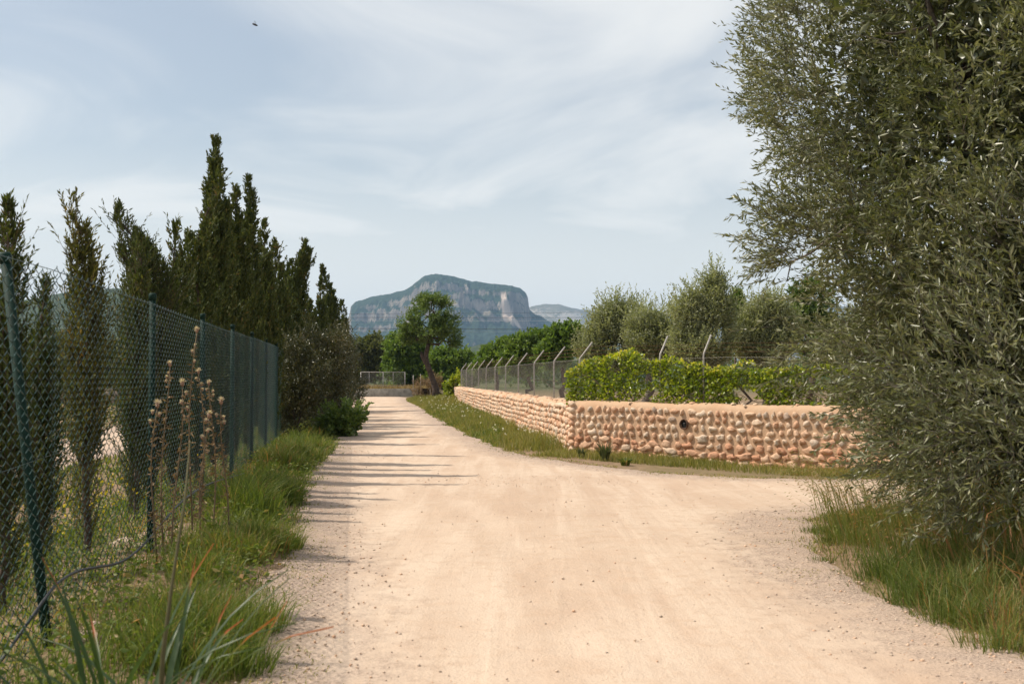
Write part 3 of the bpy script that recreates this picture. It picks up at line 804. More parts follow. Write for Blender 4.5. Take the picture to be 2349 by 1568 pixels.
    c = mb.build('crown', M[leaf], o, smooth=False); c['kind'] = 'stuff'
    return o

# cypresses: tip pixel, distance along the fence, width
cyp = [
    (22, 460, 6.75, 120, 'slim cypress with frayed tip at the left picture edge behind the near fence post', dict(z0=0.7, leaf='cypress', loose=1.1, dens=1.3)),
    (100, 640, 7.9, 88, 'low dark cypress between the leftmost cypress and the pale yellowish one', dict(z0=0.5, dens=1.2, loose=1.0)),
    (205, 437, 9.0, 125, 'pale yellowish cypress standing apart with thin bent tip', dict(z0=0.8, leaf='cypress_light', loose=1.3, hook=-0.14, dens=1.1)),
    (306, 560, 11.9, 40, 'thin wispy cypress shoot at the left side of the bushy cypress', dict(z0=0.8, loose=1.0, dens=1.0)),
    (352, 448, 12.6, 145, 'bushy open cypress with tip drooping over to the left', dict(z0=0.55, loose=1.2, hook=-0.40, dens=1.35, prof=([0, .1, .35, .6, .8, .93, 1], [.6, .9, 1, .95, .6, .25, .06]))),
    (455, 385, 15.2, 85, 'cypress with thin curly see-through tip beside the tallest cypress', dict(z0=0.6, loose=1.1, hook=0.30, dens=1.25, prof=([0, .1, .4, .7, .85, .92, 1], [.7, .95, 1, .75, .35, .12, .05]))),
    (494, 315, 16.6, 76, 'tallest dense dark cypress of the row', dict(z0=0.5, loose=0.3, dens=1.7, prof=([0, .1, .5, .78, .92, 1], [.9, 1, .95, .85, .55, .12]))),
    (540, 425, 18.6, 66, 'cypress with broad top just right of the tallest cypress', dict(z0=0.5, loose=0.5, dens=1.5, prof=([0, .1, .5, .78, .92, 1], [.9, 1, .95, .85, .55, .12]))),
    (572, 407, 20.6, 62, 'cypress with narrow pointed spire, second spire right of the tallest', dict(z0=0.5, loose=0.35, dens=1.5, prof=([0, .1, .5, .75, .9, 1], [.9, 1, 1, .7, .45, .1]))),
    (606, 505, 24.0, 58, 'dark cypress stepping down right of the narrow spire', dict(z0=0.4, loose=0.6, dens=1.4)),
    (632, 552, 27.0, 60, 'open dark cypress with ragged branches before the curled one', dict(z0=0.4, loose=1.0, dens=1.2)),
    (676, 545, 34.0, 60, 'cypress with club shaped top curled over to the right', dict(z0=0.4, loose=0.6, hook=0.34, dens=1.3, prof=([0, .1, .3, .6, .8, .95, 1], [1, 1.2, 1, .62, .55, .5, .2]))),
    (662, 640, 31.0, 62, 'lower cypress filling the gap left of the curled one', dict(z0=0.4, loose=0.6, dens=1.2)),
    (735, 640, 44.0, 34, 'small narrow cypress left of the leaning spire', dict(z0=0.4, loose=0.3, dens=1.0)),
    (768, 606, 47.0, 44, 'leaning cypress spire bent to the left at its tip', dict(z0=0.4, loose=0.2, lean=(-0.05, 0.0), hook=-0.22, dens=1.1)),
    (795, 688, 54.0, 36, 'last small cypress of the row, next to the mountain', dict(z0=0.4, loose=0.3, lean=(-0.05, 0), dens=1.0)),
    (712, 690, 40.0, 56, 'short dark cypress between the curled and the leaning ones', dict(z0=0.4, loose=0.5, dens=1.1)),
    (402, 505, 13.4, 72, 'dark cypress packed between the drooping one and the curly tipped one', dict(z0=0.5, loose=0.9, dens=1.2)),
    (322, 530, 11.3, 60, 'slim cypress just left of the second fence post top', dict(z0=0.6, loose=1.1, dens=1.1)),
    (520, 470, 17.6, 66, 'cypress squeezed in front of the tallest one', dict(z0=0.5, loose=0.5, dens=1.2)),
    (428, 560, 14.0, 70, 'shorter dark cypress in front of the curly tipped one', dict(z0=0.55, loose=0.5, dens=1.3)),
]
for i, (px, ty, d, w, lab, kw) in enumerate(cyp):
    cypress(px, ty, d, w, lab, 100 + i, **kw)

# ------------------------------------------------------------------ green chain-link fence on the left
def chain_mesh(width, height, pitch, r, sides=3, curve=True, depth=0.004):
    """interlocked zigzag wires in the XZ plane: real chain link"""
    mb = MB()
    n = int(round(width / pitch)); half = pitch / 2
    nz = int(height / half)
    sub = 3 if curve else 1
    for i in range(n + 1):
        k = np.arange(nz * sub + 1) / sub
        tri = np.abs(((k + (0 if i % 2 == 0 else 1)) % 2) - 1)          # 0..1 zigzag
        tri = 0.5 - 0.5 * np.cos(tri * math.pi) if curve else tri
        tri = 0.25 * tri + 0.75 * np.abs(((k + (0 if i % 2 == 0 else 1)) % 2) - 1) if curve else tri
        x = i * pitch + (tri - 0.5) * (pitch + 2 * r)
        y = depth * np.sin(k * math.pi + (0 if i % 2 == 0 else math.pi))
        P = np.stack([x, y, k * half], 1)
        tube(mb, P, r, sides, caps=False)
    return mb
fence = empty('chain_link_fence', (fence_x(2.7), 2.7, 0), 'green chain link fence on round green posts along the left verge', 'fence')
F0 = Vector((fence_x(2.7), 2.7, 0)); FD = Vector((-0.148, 1, 0)).normalized()
bay_me = None
post_mb = MB(); tube(post_mb, [(0, 0, -0.3), (0, 0, 1.0), (0, 0, 2.12)], 0.026, 10)
post_me = post_mb.mesh('post'); post_me.materials.append(M['green_paint'])
cap_mb = MB(); tube(cap_mb, [(0, 0, 2.10), (0, 0, 2.145), (0, 0, 2.155)], [0.031, 0.031, 0.022], 10)
cap_me = cap_mb.mesh('post_cap'); cap_me.materials.append(M['green_paint'])
bm_ = chain_mesh(3.08, 1.99, 0.07, 0.0025)
bay_me = bm_.mesh('wire_mesh'); bay_me.materials.append(M['green_wire'])
bay_ang = math.atan2(FD.y, FD.x)
for i in range(15):
    q = F0 + FD * (3.07 * i)
    gz = float(h(q.x, q.y)) - 0.05
    lift = 0.0 if i < 3 else min(0.14, 0.04 * (i - 2))
    po = link('post', post_me, fence, (q.x - F0.x - 0.03, q.y - F0.y, gz - 0.06 + lift * 0.6))
    link('post_cap', cap_me, po)
    if i == 1:
        po.rotation_euler = (0, R(-7.0), 0); po.location.x += 0.03
    if i < 14:
        w = link('wire_mesh', bay_me, fence, (q.x - F0.x, q.y - F0.y, gz + 0.05 + lift * 0.6))
        w.rotation_euler = (0, 0, bay_ang)
        w['kind'] = 'stuff'
zi = [float(h(*(F0 + FD * (3.07 * i)).xy)) - 0.05 + (0.0 if i < 3 else min(0.14, 0.04 * (i - 2))) * 0.6 for i in range(15)]
for z, r in ((2.005, 0.0021), (1.05, 0.0019), (0.14, 0.0024)):
    P = []
    for t in np.arange(0, 43, 0.75):
        q = FD * t
        P.append((q.x - 0.006, q.y, z + float(np.interp(t / 3.07 - 0.5, np.arange(15), zi)) - 0.012 * math.sin((t % 3.07) / 3.07 * math.pi)))
    m_ = MB(); tube(m_, P, r, 4); m_.build('tension_wire', M['green_wire'], fence)

hose = [(-60, 1600, 4.9), (20, 1490, 5.2), (90, 1390, 5.5), (130, 1335, 5.75), (180, 1305, 6.2), (280, 1293, 7.0), (340, 1240, 7.9), (407, 1155, 9.4), (470, 1110, 10.6), (560, 1085, 13.5)]
P = [pix(a, b, c) for a, b, c in hose]
cu = np.array([tuple(p) for p in P])
tt = np.linspace(0, len(cu) - 1, 60)
sm = np.stack([np.interp(tt, np.arange(len(cu)), cu[:, i]) for i in range(3)], 1)
for _ in range(6):
    sm[1:-1] = (sm[:-2] + 2 * sm[1:-1] + sm[2:]) / 4
m_ = MB(); tube(m_, sm, 0.008, 6)
tag(m_.build('irrigation_hose', M['black_rubber']), 'thin black irrigation hose sagging along the foot of the green fence', 'hose')

# ------------------------------------------------------------------ stone wall with its fence
C0 = np.array([1.16, 21.7]); FR = np.array([4.56, -4.1]); FR = FR / np.linalg.norm(FR)
SI = np.array([-0.117, 1.0]); SI = SI / np.linalg.norm(SI)
FN = np.array([FR[1], -FR[0]]);  FN = FN if FN[1] < 0 else -FN           # outward normals
SN = np.array([-SI[1], SI[0]])
WT = 0.38
LF, LS = 10.5, 35.5
wall = empty('stone_wall', (C0[0], C0[1], 0), 'low wall of rounded pinkish fieldstones in mortar bending at the fork', 'wall')
def wall_top(s, run):
    return (0.985 if run == 'f' else 0.985) + 0.02 * (vnoise(s * 1.3, 0.0 if run == 'f' else 9.0, 0, 4) - 0.5) * 2
def wall_run(name, origin, dirv, nrm, length, run):
    mb = MB()
    ss = np.arange(0, length + 1e-6, 0.11 if run == 'f' else 0.16)
    prof = [(0.0, -0.35), (0.0, 0.0), (0.0, 0.2), (0.0, 0.4), (0.0, 0.6), (0.0, 0.78), (0.012, 0.90), (0.05, 0.965), (0.12, 0.995), (0.2, 1.0), (0.3, 0.985), (WT - 0.02, 0.93), (WT, 0.8), (WT, -0.35)]
    V = []
    for s in ss:
        q = origin + dirv * s
        gz = float(h(q[0], q[1])); tz = wall_top(s, run)
        for (dp, zf) in prof:
            z = gz * (1 - max(zf, 0)) + zf * tz if zf > -0.1 else gz + zf
            nz = 0.012 * (fbm(s * 5, z * 5, 3.0 if run == 'f' else 8.0, 7, 3) - 0.5)
            pp = q - nrm * (dp - nz)
            V.append((pp[0] - C0[0], pp[1] - C0[1], z + nz * 0.8))
    n = len(prof); i = (np.arange(len(ss) - 1)[:, None] * n + np.arange(n - 1)[None, :]).ravel()
    Q = np.stack([i, i + n, i + n + 1, i + 1], 1) if run == 's' else np.stack([i, i + 1, i + n + 1, i + n], 1)
    e = np.arange(n)
    mb.add(V, [Q, e[None, :], (e + (len(ss) - 1) * n)[None, ::-1]])
    return mb.build(name, M['mortar'], wall)
front = wall_run('front_run', C0, FR, FN, LF, 'f')
side = wall_run('side_run', C0, SI, SN, LS, 's')
# stone shapes: domed lumps, about forty triangles, shared
def stone_mesh(seed):
    r = np.random.default_rng(seed)
    k = 9
    V = []; e = 1.7 + 1.8 * r.random()
    wob = 1 + 0.20 * r.normal(size=k) * 0.8
    wob = np.clip(1 + 0.26 * r.normal(size=k), 0.66, 1.3)
    for ring, (rr, hh) in enumerate(((1.0, -0.25), (0.95, 0.45), (0.60, 0.90))):
        for j in range(k):
            a = j / k * 2 * math.pi + 0.1 * r.normal()
            ca, sa = math.cos(a), math.sin(a)
            f = (abs(ca) ** e + abs(sa) ** e) ** (-1 / e)
            V.append((ca * f * rr * wob[j], sa * f * rr * wob[j], hh * (1 + 0.22 * r.normal())))
    V.append((0.1 * r.normal(), 0.1 * r.normal(), 1.0))
    F4 = [(a * k + j, a * k + (j + 1) % k, (a + 1) * k + (j + 1) % k, (a + 1) * k + j) for a in (0, 1) for j in range(k)]
    F3 = [(2 * k + j, 2 * k + (j + 1) % k, 3 * k) for j in range(k)]
    return np.array(V), F4, F3
SHAPES = [stone_mesh(900 + i) for i in range(14)]
SH_ME = []
for i, (V, F4, F3) in enumerate(SHAPES):
    mb = MB(); mb.add(V, [np.array(F4), np.array(F3)]); me = mb.mesh('stone'); me.materials.append(M['stone']); lo = me.copy(); lo.materials[0] = M['stone_low']; SH_ME.append((me, lo))
def stone_layout(length, seed, dense):
    r = np.random.default_rng(seed)
    out = []
    rows = [(0.045, 0.19, 0.12), (0.155, 0.20, 0.125), (0.28, 0.18, 0.12), (0.415, 0.15, 0.12), (0.555, 0.135, 0.115), (0.695, 0.13, 0.108), (0.835, 0.145, 0.108)]
    if dense: rows = [(z * 0.88, w, hh) for z, w, hh in rows] + [(0.85, 0.15, 0.10)]
    for ri, (z, w, hh) in enumerate(rows):
        s = 0.06 + 0.1 * r.random()
        while s < length - 0.05:
            ww = w * (0.55 + 1.0 * r.random() ** 1.4) * (1.12 if dense else 1.0)
            hv = hh * (0.80 + 0.40 * r.random()) * (1.12 if dense else 1.0)
            if ri >= 3 and r.random() < 0.55:
                ww, hv = min(ww, hh) * (0.72 + 0.35 * r.random()), hh * (0.82 + 0.4 * r.random())
            gap = (0.020 if ri < 2 else 0.055) * (0.45 + 1.1 * r.random()) * (0.35 if dense else 1.0)
            zz_ = z + 0.016 * math.sin(s * 1.3 + ri) + 0.012 * r.normal()
            out.append((s + ww / 2, zz_, ww, hv, 0.034 + 0.024 * r.random(), r.normal() * 0.15, r.integers(len(SHAPES)), r.random(), ri))
            s += ww + gap
    return out
def basis(dirv, nrm):
    return np.array([[dirv[0], 0, nrm[0]], [dirv[1], 0, nrm[1]], [0, 1, 0]])      # local x along, y up, z out
Bf = basis(FR, FN)
if np.linalg.det(Bf) < 0: Bf[:, 0] *= -1
Bs = basis(SI, SN)
if np.linalg.det(Bs) < 0: Bs[:, 0] *= -1
PIPE_S = None
# drain hole position: pixel (1570, 972) on the front face
for s in np.arange(0, 8, 0.01):
    q = C0 + FR * s
    if CXP + q[0] / q[1] * FPX >= 1570: PIPE_S = s; break
PIPE_Z = CAM_Z - (972 - HORP) / FPX * (C0 + FR * PIPE_S)[1]
cnt = 0; rest = MB()
for (s, z, w, hv, pr, rot, k, v, ri) in stone_layout(LF, 41, False):
    if math.hypot(s - PIPE_S, z - PIPE_Z) < 0.15: continue
    q = C0 + FR * s
    gz = float(h(q[0], q[1])); z = gz * (1 - z) + z
    c, s2 = math.cos(rot), math.sin(rot)
    Rm = Bf @ np.array([[c, -s2, 0], [s2, c, 0], [0, 0, 1]])
    lv = 0.25 * v + (0.1 if ri < 3 else 0.42) + 0.33 * v
    if cnt < 300 and s < 6.9:
        me = SH_ME[k][1 if ri < 3 else 0]
        o = link('stone', me, front)
        m4 = np.eye(4); m4[:3, :3] = Rm @ np.diag([w / 2, hv / 2, pr]); m4[:3, 3] = (q[0] - C0[0], q[1] - C0[1], z)
        o.matrix_local = Matrix(m4.tolist())
        cnt += 1
    else:
        Vv, F4, F3 = SHAPES[k]
        X = (Rm @ (Vv * np.array([w / 2, hv / 2, pr])).T).T + np.array([q[0] - C0[0], q[1] - C0[1], z])
        rest.add(X, [np.array(F4), np.array(F3)], v)
r_ = rest.build('stones_at_far_end', M['stone_mass'], front, smooth=False); r_['kind'] = 'stuff'
rest = MB()
for (s, z, w, hv, pr, rot, k, v, ri) in stone_layout(LS, 43, True):
    q = C0 + SI * s
    gz = float(h(q[0], q[1])); z = gz * (1 - z) + z
    c, s2 = math.cos(rot), math.sin(rot)
    Rm = Bs @ np.array([[c, -s2, 0], [s2, c, 0], [0, 0, 1]])
    Vv, F4, F3 = SHAPES[k]
    X = (Rm @ (Vv * np.array([w / 2, hv / 2, pr * 1.1])).T).T + np.array([q[0] - C0[0], q[1] - C0[1], z])
    rest.add(X, [np.array(F4), np.array(F3)], v)
r_ = rest.build('stones', M['stone_mass'], side, smooth=False); r_['kind'] = 'stuff'
# corner and cap stones
rng = np.random.default_rng(77); rest = MB()
for z in np.arange(0.06, 0.98, 0.125):
    nn = unit((FN + SN)[None])[0]; Bc = basis(np.array([-nn[1], nn[0]]), nn)
    if np.linalg.det(Bc) < 0: Bc[:, 0] *= -1
    Vv, F4, F3 = SHAPES[rng.integers(len(SHAPES))]
    X = (Bc @ (Vv * np.array([0.085, 0.062, 0.06])).T).T + np.array([-nn[0] * 0.02, -nn[1] * 0.02, z])
    rest.add(X, [np.array(F4), np.array(F3)], rng.random())
for L_, dv_, nv in ((LF, FR, FN), (LS, SI, SN)):
    for s in np.arange(0.1, L_, 0.16):
        if rng.random() < 0.5: continue
        Vv, F4, F3 = SHAPES[rng.integers(len(SHAPES))]
        dp = 0.03 + 0.2 * rng.random(); w = 0.025 + 0.03 * rng.random()
        q = dv_ * (s + 0.1 * rng.random()) - nv * dp
        X = Vv * np.array([w, w * 0.7, 0.022]) + np.array([q[0], q[1], 0.95 + 0.035 * min(1, dp / 0.12)])
        rest.add(X, [np.array(F4), np.array(F3)], rng.random())
r_ = rest.build('cap_stones', M['stone_mass'], wall); r_['kind'] = 'stuff'
# drain: short clay pipe in a dark hole with a thin tube inside
q = C0 + FR * PIPE_S
mb = MB(); B3 = Bf
def on_wall(a, b, c): return tuple((Bf @ np.array([a, b, c])) + np.array([q[0] - C0[0], q[1] - C0[1], PIPE_Z]))
ang = np.linspace(0, 2 * math.pi, 18, endpoint=False)
ringv = []
for rr, cc in ((0.078, -0.01), (0.090, 0.04), (0.082, 0.05), (0.068, 0.036), (0.066, 0.012)):
    ringv += [on_wall(rr * math.cos(a), rr * 1.1 * math.sin(a), cc + 0.012 * math.sin(a * 2 + 1)) for a in ang]
i = (np.arange(4)[:, None] * 18 + np.arange(18)[None]).ravel(); j = (np.arange(4)[:, None] * 18 + (np.arange(18)[None] + 1) % 18).ravel()
mb.add(ringv, [np.stack([i, j, j + 18, i + 18], 1)])
dr = mb.build('drain_pipe', plain('clay', (0.13, 0.065, 0.035), 0.8), wall)
mb = MB(); mb.add([on_wall(0.067 * math.cos(a), 0.0735 * math.sin(a), 0.014) for a in ang], [np.arange(18)[None]]); mb.build('drain_mouth', plain('hole_shade', (0.012, 0.01, 0.009), 0.9), dr)  # flat near-black disc, painted shade for the depth of the pipe
mb = MB(); tube(mb, [on_wall(0.012, 0.012, 0.0), on_wall(0.012, 0.012, 0.05)], 0.013, 10); mb.build('tube', plain('lead', (0.10, 0.095, 0.09), 0.6), dr)

# galvanised fence standing on the wall
wf = empty('wire_fence', (C0[0], C0[1], 0.95), 'galvanised wire fence with cranked posts and barbed wire standing on the stone wall', 'fence')
def cranked_post(lean, top=1.78, arm=0.34):
    mb = MB()
    l = np.array([lean[0], lean[1], 0.0]); l = l / np.linalg.norm(l)
    P = [(0, 0, -0.25), (0, 0, 0.3), (0, 0, top - 0.95)] + [tuple(l * (0.012 + 0.06 * t) + np.array([0, 0, top - 0.95 + 0.05 + 0.075 * t])) for t in (0, 1)] + [tuple(l * arm * 0.75 + np.array([0, 0, top - 0.95 + 0.12 + arm * 0.72]))]
    tube(mb, P, 0.017, 8)
    me = mb.mesh('post'); me.materials.append(M['galv']); return me
side_post = cranked_post(-SN); front_post = cranked_post(-FN)
inn = -0.19
tops = []
for i in range(11):
    q = SI * (3.3 * i + 0.12) + SN * inn
    link('post', side_post, wf, (q[0], q[1], 0)); tops.append(('s', 3.3 * i + 0.12))
for s in (1.96, 2.9, 5.9, 8.9):
    q = FR * s + FN * inn
    o = link('post', front_post, wf, (q[0], q[1], 0)); o.scale = (1, 1, 1.06)
sb = chain_mesh(3.3, 0.84, 0.06, 0.0015, 3, False, 0.002).mesh('wire_mesh'); sb.materials.append(M['galv_wire'])
for i in range(10):
    q = SI * (3.3 * i + 0.12) + SN * (inn + 0.03)
    o = link('wire_mesh', sb, wf, (q[0], q[1], 0.02)); o.rotation_euler = (0, 0, math.atan2(SI[1], SI[0])); o['kind'] = 'stuff'
for i in range(3):
    q = FR * (3.3 * i + 0.12) + FN * (inn + 0.03)
    o = link('wire_mesh', sb, wf, (q[0], q[1], 0.02)); o.rotation_euler = (0, 0, math.atan2(FR[1], FR[0])); o['kind'] = 'stuff'
rng = np.random.default_rng(3)
for (dv_, nv, L_) in ((SI, SN, 33.2), (FR, FN, 10.0)):
    for (off, z) in ((0.0, 0.86), (0.09, 0.96), (0.17, 1.04), (0.25, 1.12)):
        P = [(*(dv_ * s + nv * (inn - off)), z - 0.025 * math.sin((s % 3.3) / 3.3 * math.pi)) for s in np.arange(0.1, L_, 0.55)]
        mb = MB(); tube(mb, P, 0.0022, 3)
        if off:
            for s in np.arange(0.15, L_, 0.13 if L_ < 20 else 0.3):
                c = np.array([*(dv_ * s + nv * (inn - off)), z - 0.02]); u = unit(rng.normal(size=3)) * 0.014
                sticks(mb, [c - u], [c + u], 0.0015, 0.0008)
        mb.build('barbed_wire' if off else 'tension_wire', M['rust'] if off else M['galv_wire'], wf)
# ivy on the front fence
def ivy():
    rng = np.random.default_rng(12)
    o = empty('climbing_vine', (C0[0], C0[1], 0.95), 'bright yellow-green climbing vine smothering the wire fence above the stone wall', 'vine')
    prof = [(1283, 880), (1296, 848), (1330, 830), (1380, 828), (1430, 815), (1460, 812), (1490, 822), (1540, 822), (1590, 834), (1640, 842), (1680, 838), (1705, 830), (1740, 846), (1790, 838), (1820, 828), (1850, 838), (1930, 842), (2050, 840), (2300, 835)]
    ppx = np.array([p[0] for p in prof]); ppy = np.array([p[1] for p in prof])
    n = 24000
    s = -0.25 + 9.6 * rng.random(n)
    q = C0[None] + FR[None] * s[:, None] - FN[None] * (0.19 - 0.05 + 0.26 * rng.random(n) + 0.16 * (fbm(s * 4, s * 0 + 3, 0, 18, 3) - 0.5))[:, None]
    depth = q[:, 1]
    px = CXP + q[:, 0] / depth * FPX
    zt = CAM_Z - (np.interp(px, ppx, ppy) - HORP) / FPX * depth + 0.34 * (fbm(s * 2.3, 0 * s, 0, 8, 4) - 0.48)
    z = 0.93 + (zt - 0.93) * rng.random(n) ** 0.85
    den = fbm(s * 2.2, z * 4.2, 0, 19, 4)
    thr = np.interp(px, [1290, 1600, 1700, 1800, 2300], [0.36, 0.38, 0.43, 0.42, 0.42])
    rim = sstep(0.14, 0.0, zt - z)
    k = (den + 0.1 * rim > thr) & (zt > z - 0.02) & (px > 1283)
    P = np.stack([q[:, 0] - C0[0], q[:, 1] - C0[1], z - 0.95], 1)[k]
    m = len(P)
    D = unit(np.array([FN[0], FN[1], 0.1]) * 0.7 + rng.normal(size=(m, 3)) * 0.7 + np.array([0, 0, -0.25]))
    mb = MB()
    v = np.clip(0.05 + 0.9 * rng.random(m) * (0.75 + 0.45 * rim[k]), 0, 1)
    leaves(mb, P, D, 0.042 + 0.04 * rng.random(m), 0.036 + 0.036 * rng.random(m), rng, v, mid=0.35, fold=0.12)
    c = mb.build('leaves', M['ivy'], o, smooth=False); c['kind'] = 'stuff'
    st = MB()
    for i in range(46):
        s0 = -0.1 + 8.8 * rng.random(); L_ = 0.5 + 1.2 * rng.random(); sg = rng.choice([-1, 1])
        pts = []
        for t in np.linspace(0, 1, 8):
            ss = s0 + sg * L_ * t; qq = FR * ss + FN * (-0.17 + 0.05 * math.sin(5 * t + i))
            pts.append((qq[0], qq[1], 0.0 + 0.75 * min(1, 0.2 + t) * rng.uniform(0.75, 1) * (0.4 + 0.5 * ((i * 37) % 10) / 10)))
        tube(st, pts, np.linspace(0.006, 0.003, 8), 4)
    st.build('stems', M['bark'], o)
ivy()

# ------------------------------------------------------------------ the big olive tree on the right
def olive():
    rng = np.random.default_rng(2024)
    bx, by = 5.25, 9.8
    bz = float(h(bx, by))
    o = empty('olive_tree', (bx, by, bz), 'big grey-green olive tree hanging over the right of the fork', 'tree')
    wood = MB()
    tube(wood, [(0, 0, -0.2), (0.02, 0.02, 0.15), (-0.06, 0.0, 0.5), (0.0, 0.04, 0.9), (-0.05, 0, 1.25)], [0.36, 0.30, 0.25, 0.24, 0.22], 12)
    zk = [0.15, 0.4, 0.7, 1.0, 1.4, 1.8, 2.15, 2.5, 2.9, 3.4, 4.0, 4.7, 5.4, 6.0, 6.4]
    rk = [1.30, 1.65, 1.85, 1.95, 2.02, 2.12, 2.30, 2.78, 2.88, 2.74, 2.80, 2.90, 2.5, 1.7, 0.5]
    limbs = []
    for i in range(16):
        a = i * 2.4 + rng.random() * 0.5; z = 0.9 + 4.6 * ((i * 7) % 16) / 16; r = np.interp(z, zk, rk) * 0.72
        P = limb(wood, (0, 0, 1.0 + 0.25 * rng.random()), (r * math.cos(a), r * math.sin(a), z), 0.085, 0.018, rng, 0.4, 7, 8, 0.12)
        limbs.append(P)
        for j in range(5):
            k = 3 + j % 5; u = unit(rng.normal(size=3)); rr = 0.9
            E = P[k] + u * rr; limb(wood, P[k], E, 0.03, 0.006, rng, 0.4, 5, 6)
    mb = MB()
    N = 46000
    z = 0.2 + 6.1 * rng.random(N); a = rng.random(N) * 6.283
    # the side seen from the track and its edges get the denser sprays
    face = 0.5 + 0.5 * np.cos(a - math.radians(218))
    keep = rng.random(N) < 0.10 + 0.90 * sstep(0.15, 0.75, face)
    z, a = z[keep], a[keep]
    Rr = np.interp(z, zk, rk)
    lob = fbm(np.cos(a) * 2.6, np.sin(a) * 2.6, z * 0.95, 91, 3)
    Rr = Rr * (0.70 + 0.60 * lob)
    f = 1 - 0.42 * rng.random(len(z)) ** 1.6
    P = np.stack([np.cos(a) * Rr * f, np.sin(a) * Rr * f, z], 1)
    gap = 0.65 * fbm(P[:, 0] * 1.25, P[:, 1] * 1.25, P[:, 2] * 1.25, 92, 2) + 0.35 * fbm(P[:, 0] * 3.5, P[:, 1] * 3.5, P[:, 2] * 3.5, 95, 2)
    k = gap > 0.465
    P, a, z = P[k], a[k], z[k]
    n = len(P)
    out = np.stack([np.cos(a), np.sin(a), 0 * a], 1)
    D = unit(out * 0.75 + rng.normal(size=(n, 3)) * 0.42 + np.stack([0 * a, 0 * a, np.interp(z, [0.3, 1.2, 3, 6], [-0.25, 0.05, 0.35, 0.7])], 1))
    tl = 0.20 + 0.20 * rng.random(n)
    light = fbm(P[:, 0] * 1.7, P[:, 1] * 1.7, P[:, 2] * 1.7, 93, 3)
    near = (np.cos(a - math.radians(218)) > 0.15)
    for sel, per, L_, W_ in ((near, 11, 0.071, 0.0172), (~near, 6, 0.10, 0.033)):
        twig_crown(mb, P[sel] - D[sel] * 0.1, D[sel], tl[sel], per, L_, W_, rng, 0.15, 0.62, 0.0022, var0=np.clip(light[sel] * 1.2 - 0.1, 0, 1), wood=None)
    ks = near & (rng.random(n) < 0.22)
    sticks(wood, P[ks] - D[ks] * 0.15, P[ks] + D[ks] * 0.2, 0.003, 0.0015)
    # coarse leaves added inside the crown to block light, coloured darker as shade
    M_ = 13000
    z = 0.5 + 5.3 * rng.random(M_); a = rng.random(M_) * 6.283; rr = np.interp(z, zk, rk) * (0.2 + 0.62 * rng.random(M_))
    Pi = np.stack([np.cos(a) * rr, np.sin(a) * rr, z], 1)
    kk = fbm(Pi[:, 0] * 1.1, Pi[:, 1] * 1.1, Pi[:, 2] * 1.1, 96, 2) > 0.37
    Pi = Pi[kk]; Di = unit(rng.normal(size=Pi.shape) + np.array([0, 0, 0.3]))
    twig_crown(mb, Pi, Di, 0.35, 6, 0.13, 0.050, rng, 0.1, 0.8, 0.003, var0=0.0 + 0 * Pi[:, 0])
    # long shoots that break the outline towards the sky
    def spray(cx, cy_, d, reach, n, dirx, dirz, seed):
        r = np.random.default_rng(seed)
        c = np.array(pix(cx, cy_, d)) - np.array([bx, by, bz])
        T = c + r.normal(size=(n, 3)) * np.array([0.16, 0.22, 0.13]) * reach
        D = unit(np.array([dirx, 0.0, dirz]) + r.normal(size=(n, 3)) * 0.4)
        twig_crown(mb, T, D, 0.2 + 0.2 * r.random(n), 14, 0.068, 0.0155, r, 0.1, 0.6, 0.0022, wood=wood, var0=np.clip(0.45 + 0.3 * r.random(n), 0, 1))
    spray(1850, 500, 9.4, 1.0, 70, -1, 0.55, 1); spray(1800, 480, 9.4, 0.55, 26, -1, 0.45, 11); spray(1815, 570, 9.4, 0.9, 70, -1, 0.1, 2); spray(1790, 595, 9.4, 0.4, 14, -1, -0.2, 12)
    spray(1825, 130, 9.5, 0.9, 50, -0.8, 0.5, 3); spray(1815, 230, 9.5, 0.8, 46, -1, 0.2, 4); spray(1825, 30, 9.5, 0.8, 46, -0.7, 0.7, 13); spray(1870, 350, 9.5, 0.9, 60, -0.9, -0.3, 5)
    spray(1905, 800, 8.8, 1.1, 70, -1, 0.0, 6); spray(2040, 880, 8.4, 1.1, 80, -1, -0.1, 7); spray(2105, 1020, 8.0, 1.1, 110, -0.8, -0.15, 8); spray(2130, 950, 8.0, 1.2, 110, -0.8, 0.0, 9); spray(2210, 1080, 7.7, 1.2, 120, -0.6, -0.4, 10)
    spray(2260, 720, 7.6, 1.3, 90, -0.5, 0.7, 14); spray(2200, 860, 7.5, 1.3, 90, -0.5, 0.6, 15); spray(2310, 500, 7.7, 1.2, 80, -0.5, 0.8, 16); spray(2320, 980, 7.4, 1.3, 100, -0.5, 0.2, 17)
    wood.build('trunk', M['bark_grey'], o)
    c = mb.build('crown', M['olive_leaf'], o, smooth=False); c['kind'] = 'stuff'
olive()

# ------------------------------------------------------------------ trees behind
def at(px, py, d): return pix(px, py, d)
def put(name, label, px, d, blobs_px, *args, **kw):
    """blobs given as (px, py, rx_px, rz_px) seen at distance d"""
    bx = (px - CXP) / FPX * d; bz = float(h(bx, d))
    B = []
    for (x, y, rx, rz) in blobs_px:
        p = pix(x, y, d); sx = rx / FPX * d; sz = rz / FPX * d
        B.append((p.x - bx, kw.get('dy', 0.0), p.z - bz, sx, sx * 0.9, sz))
    kw.pop('dy', None)
    return tree(name, label, (bx, d, bz), B, *args, **kw)
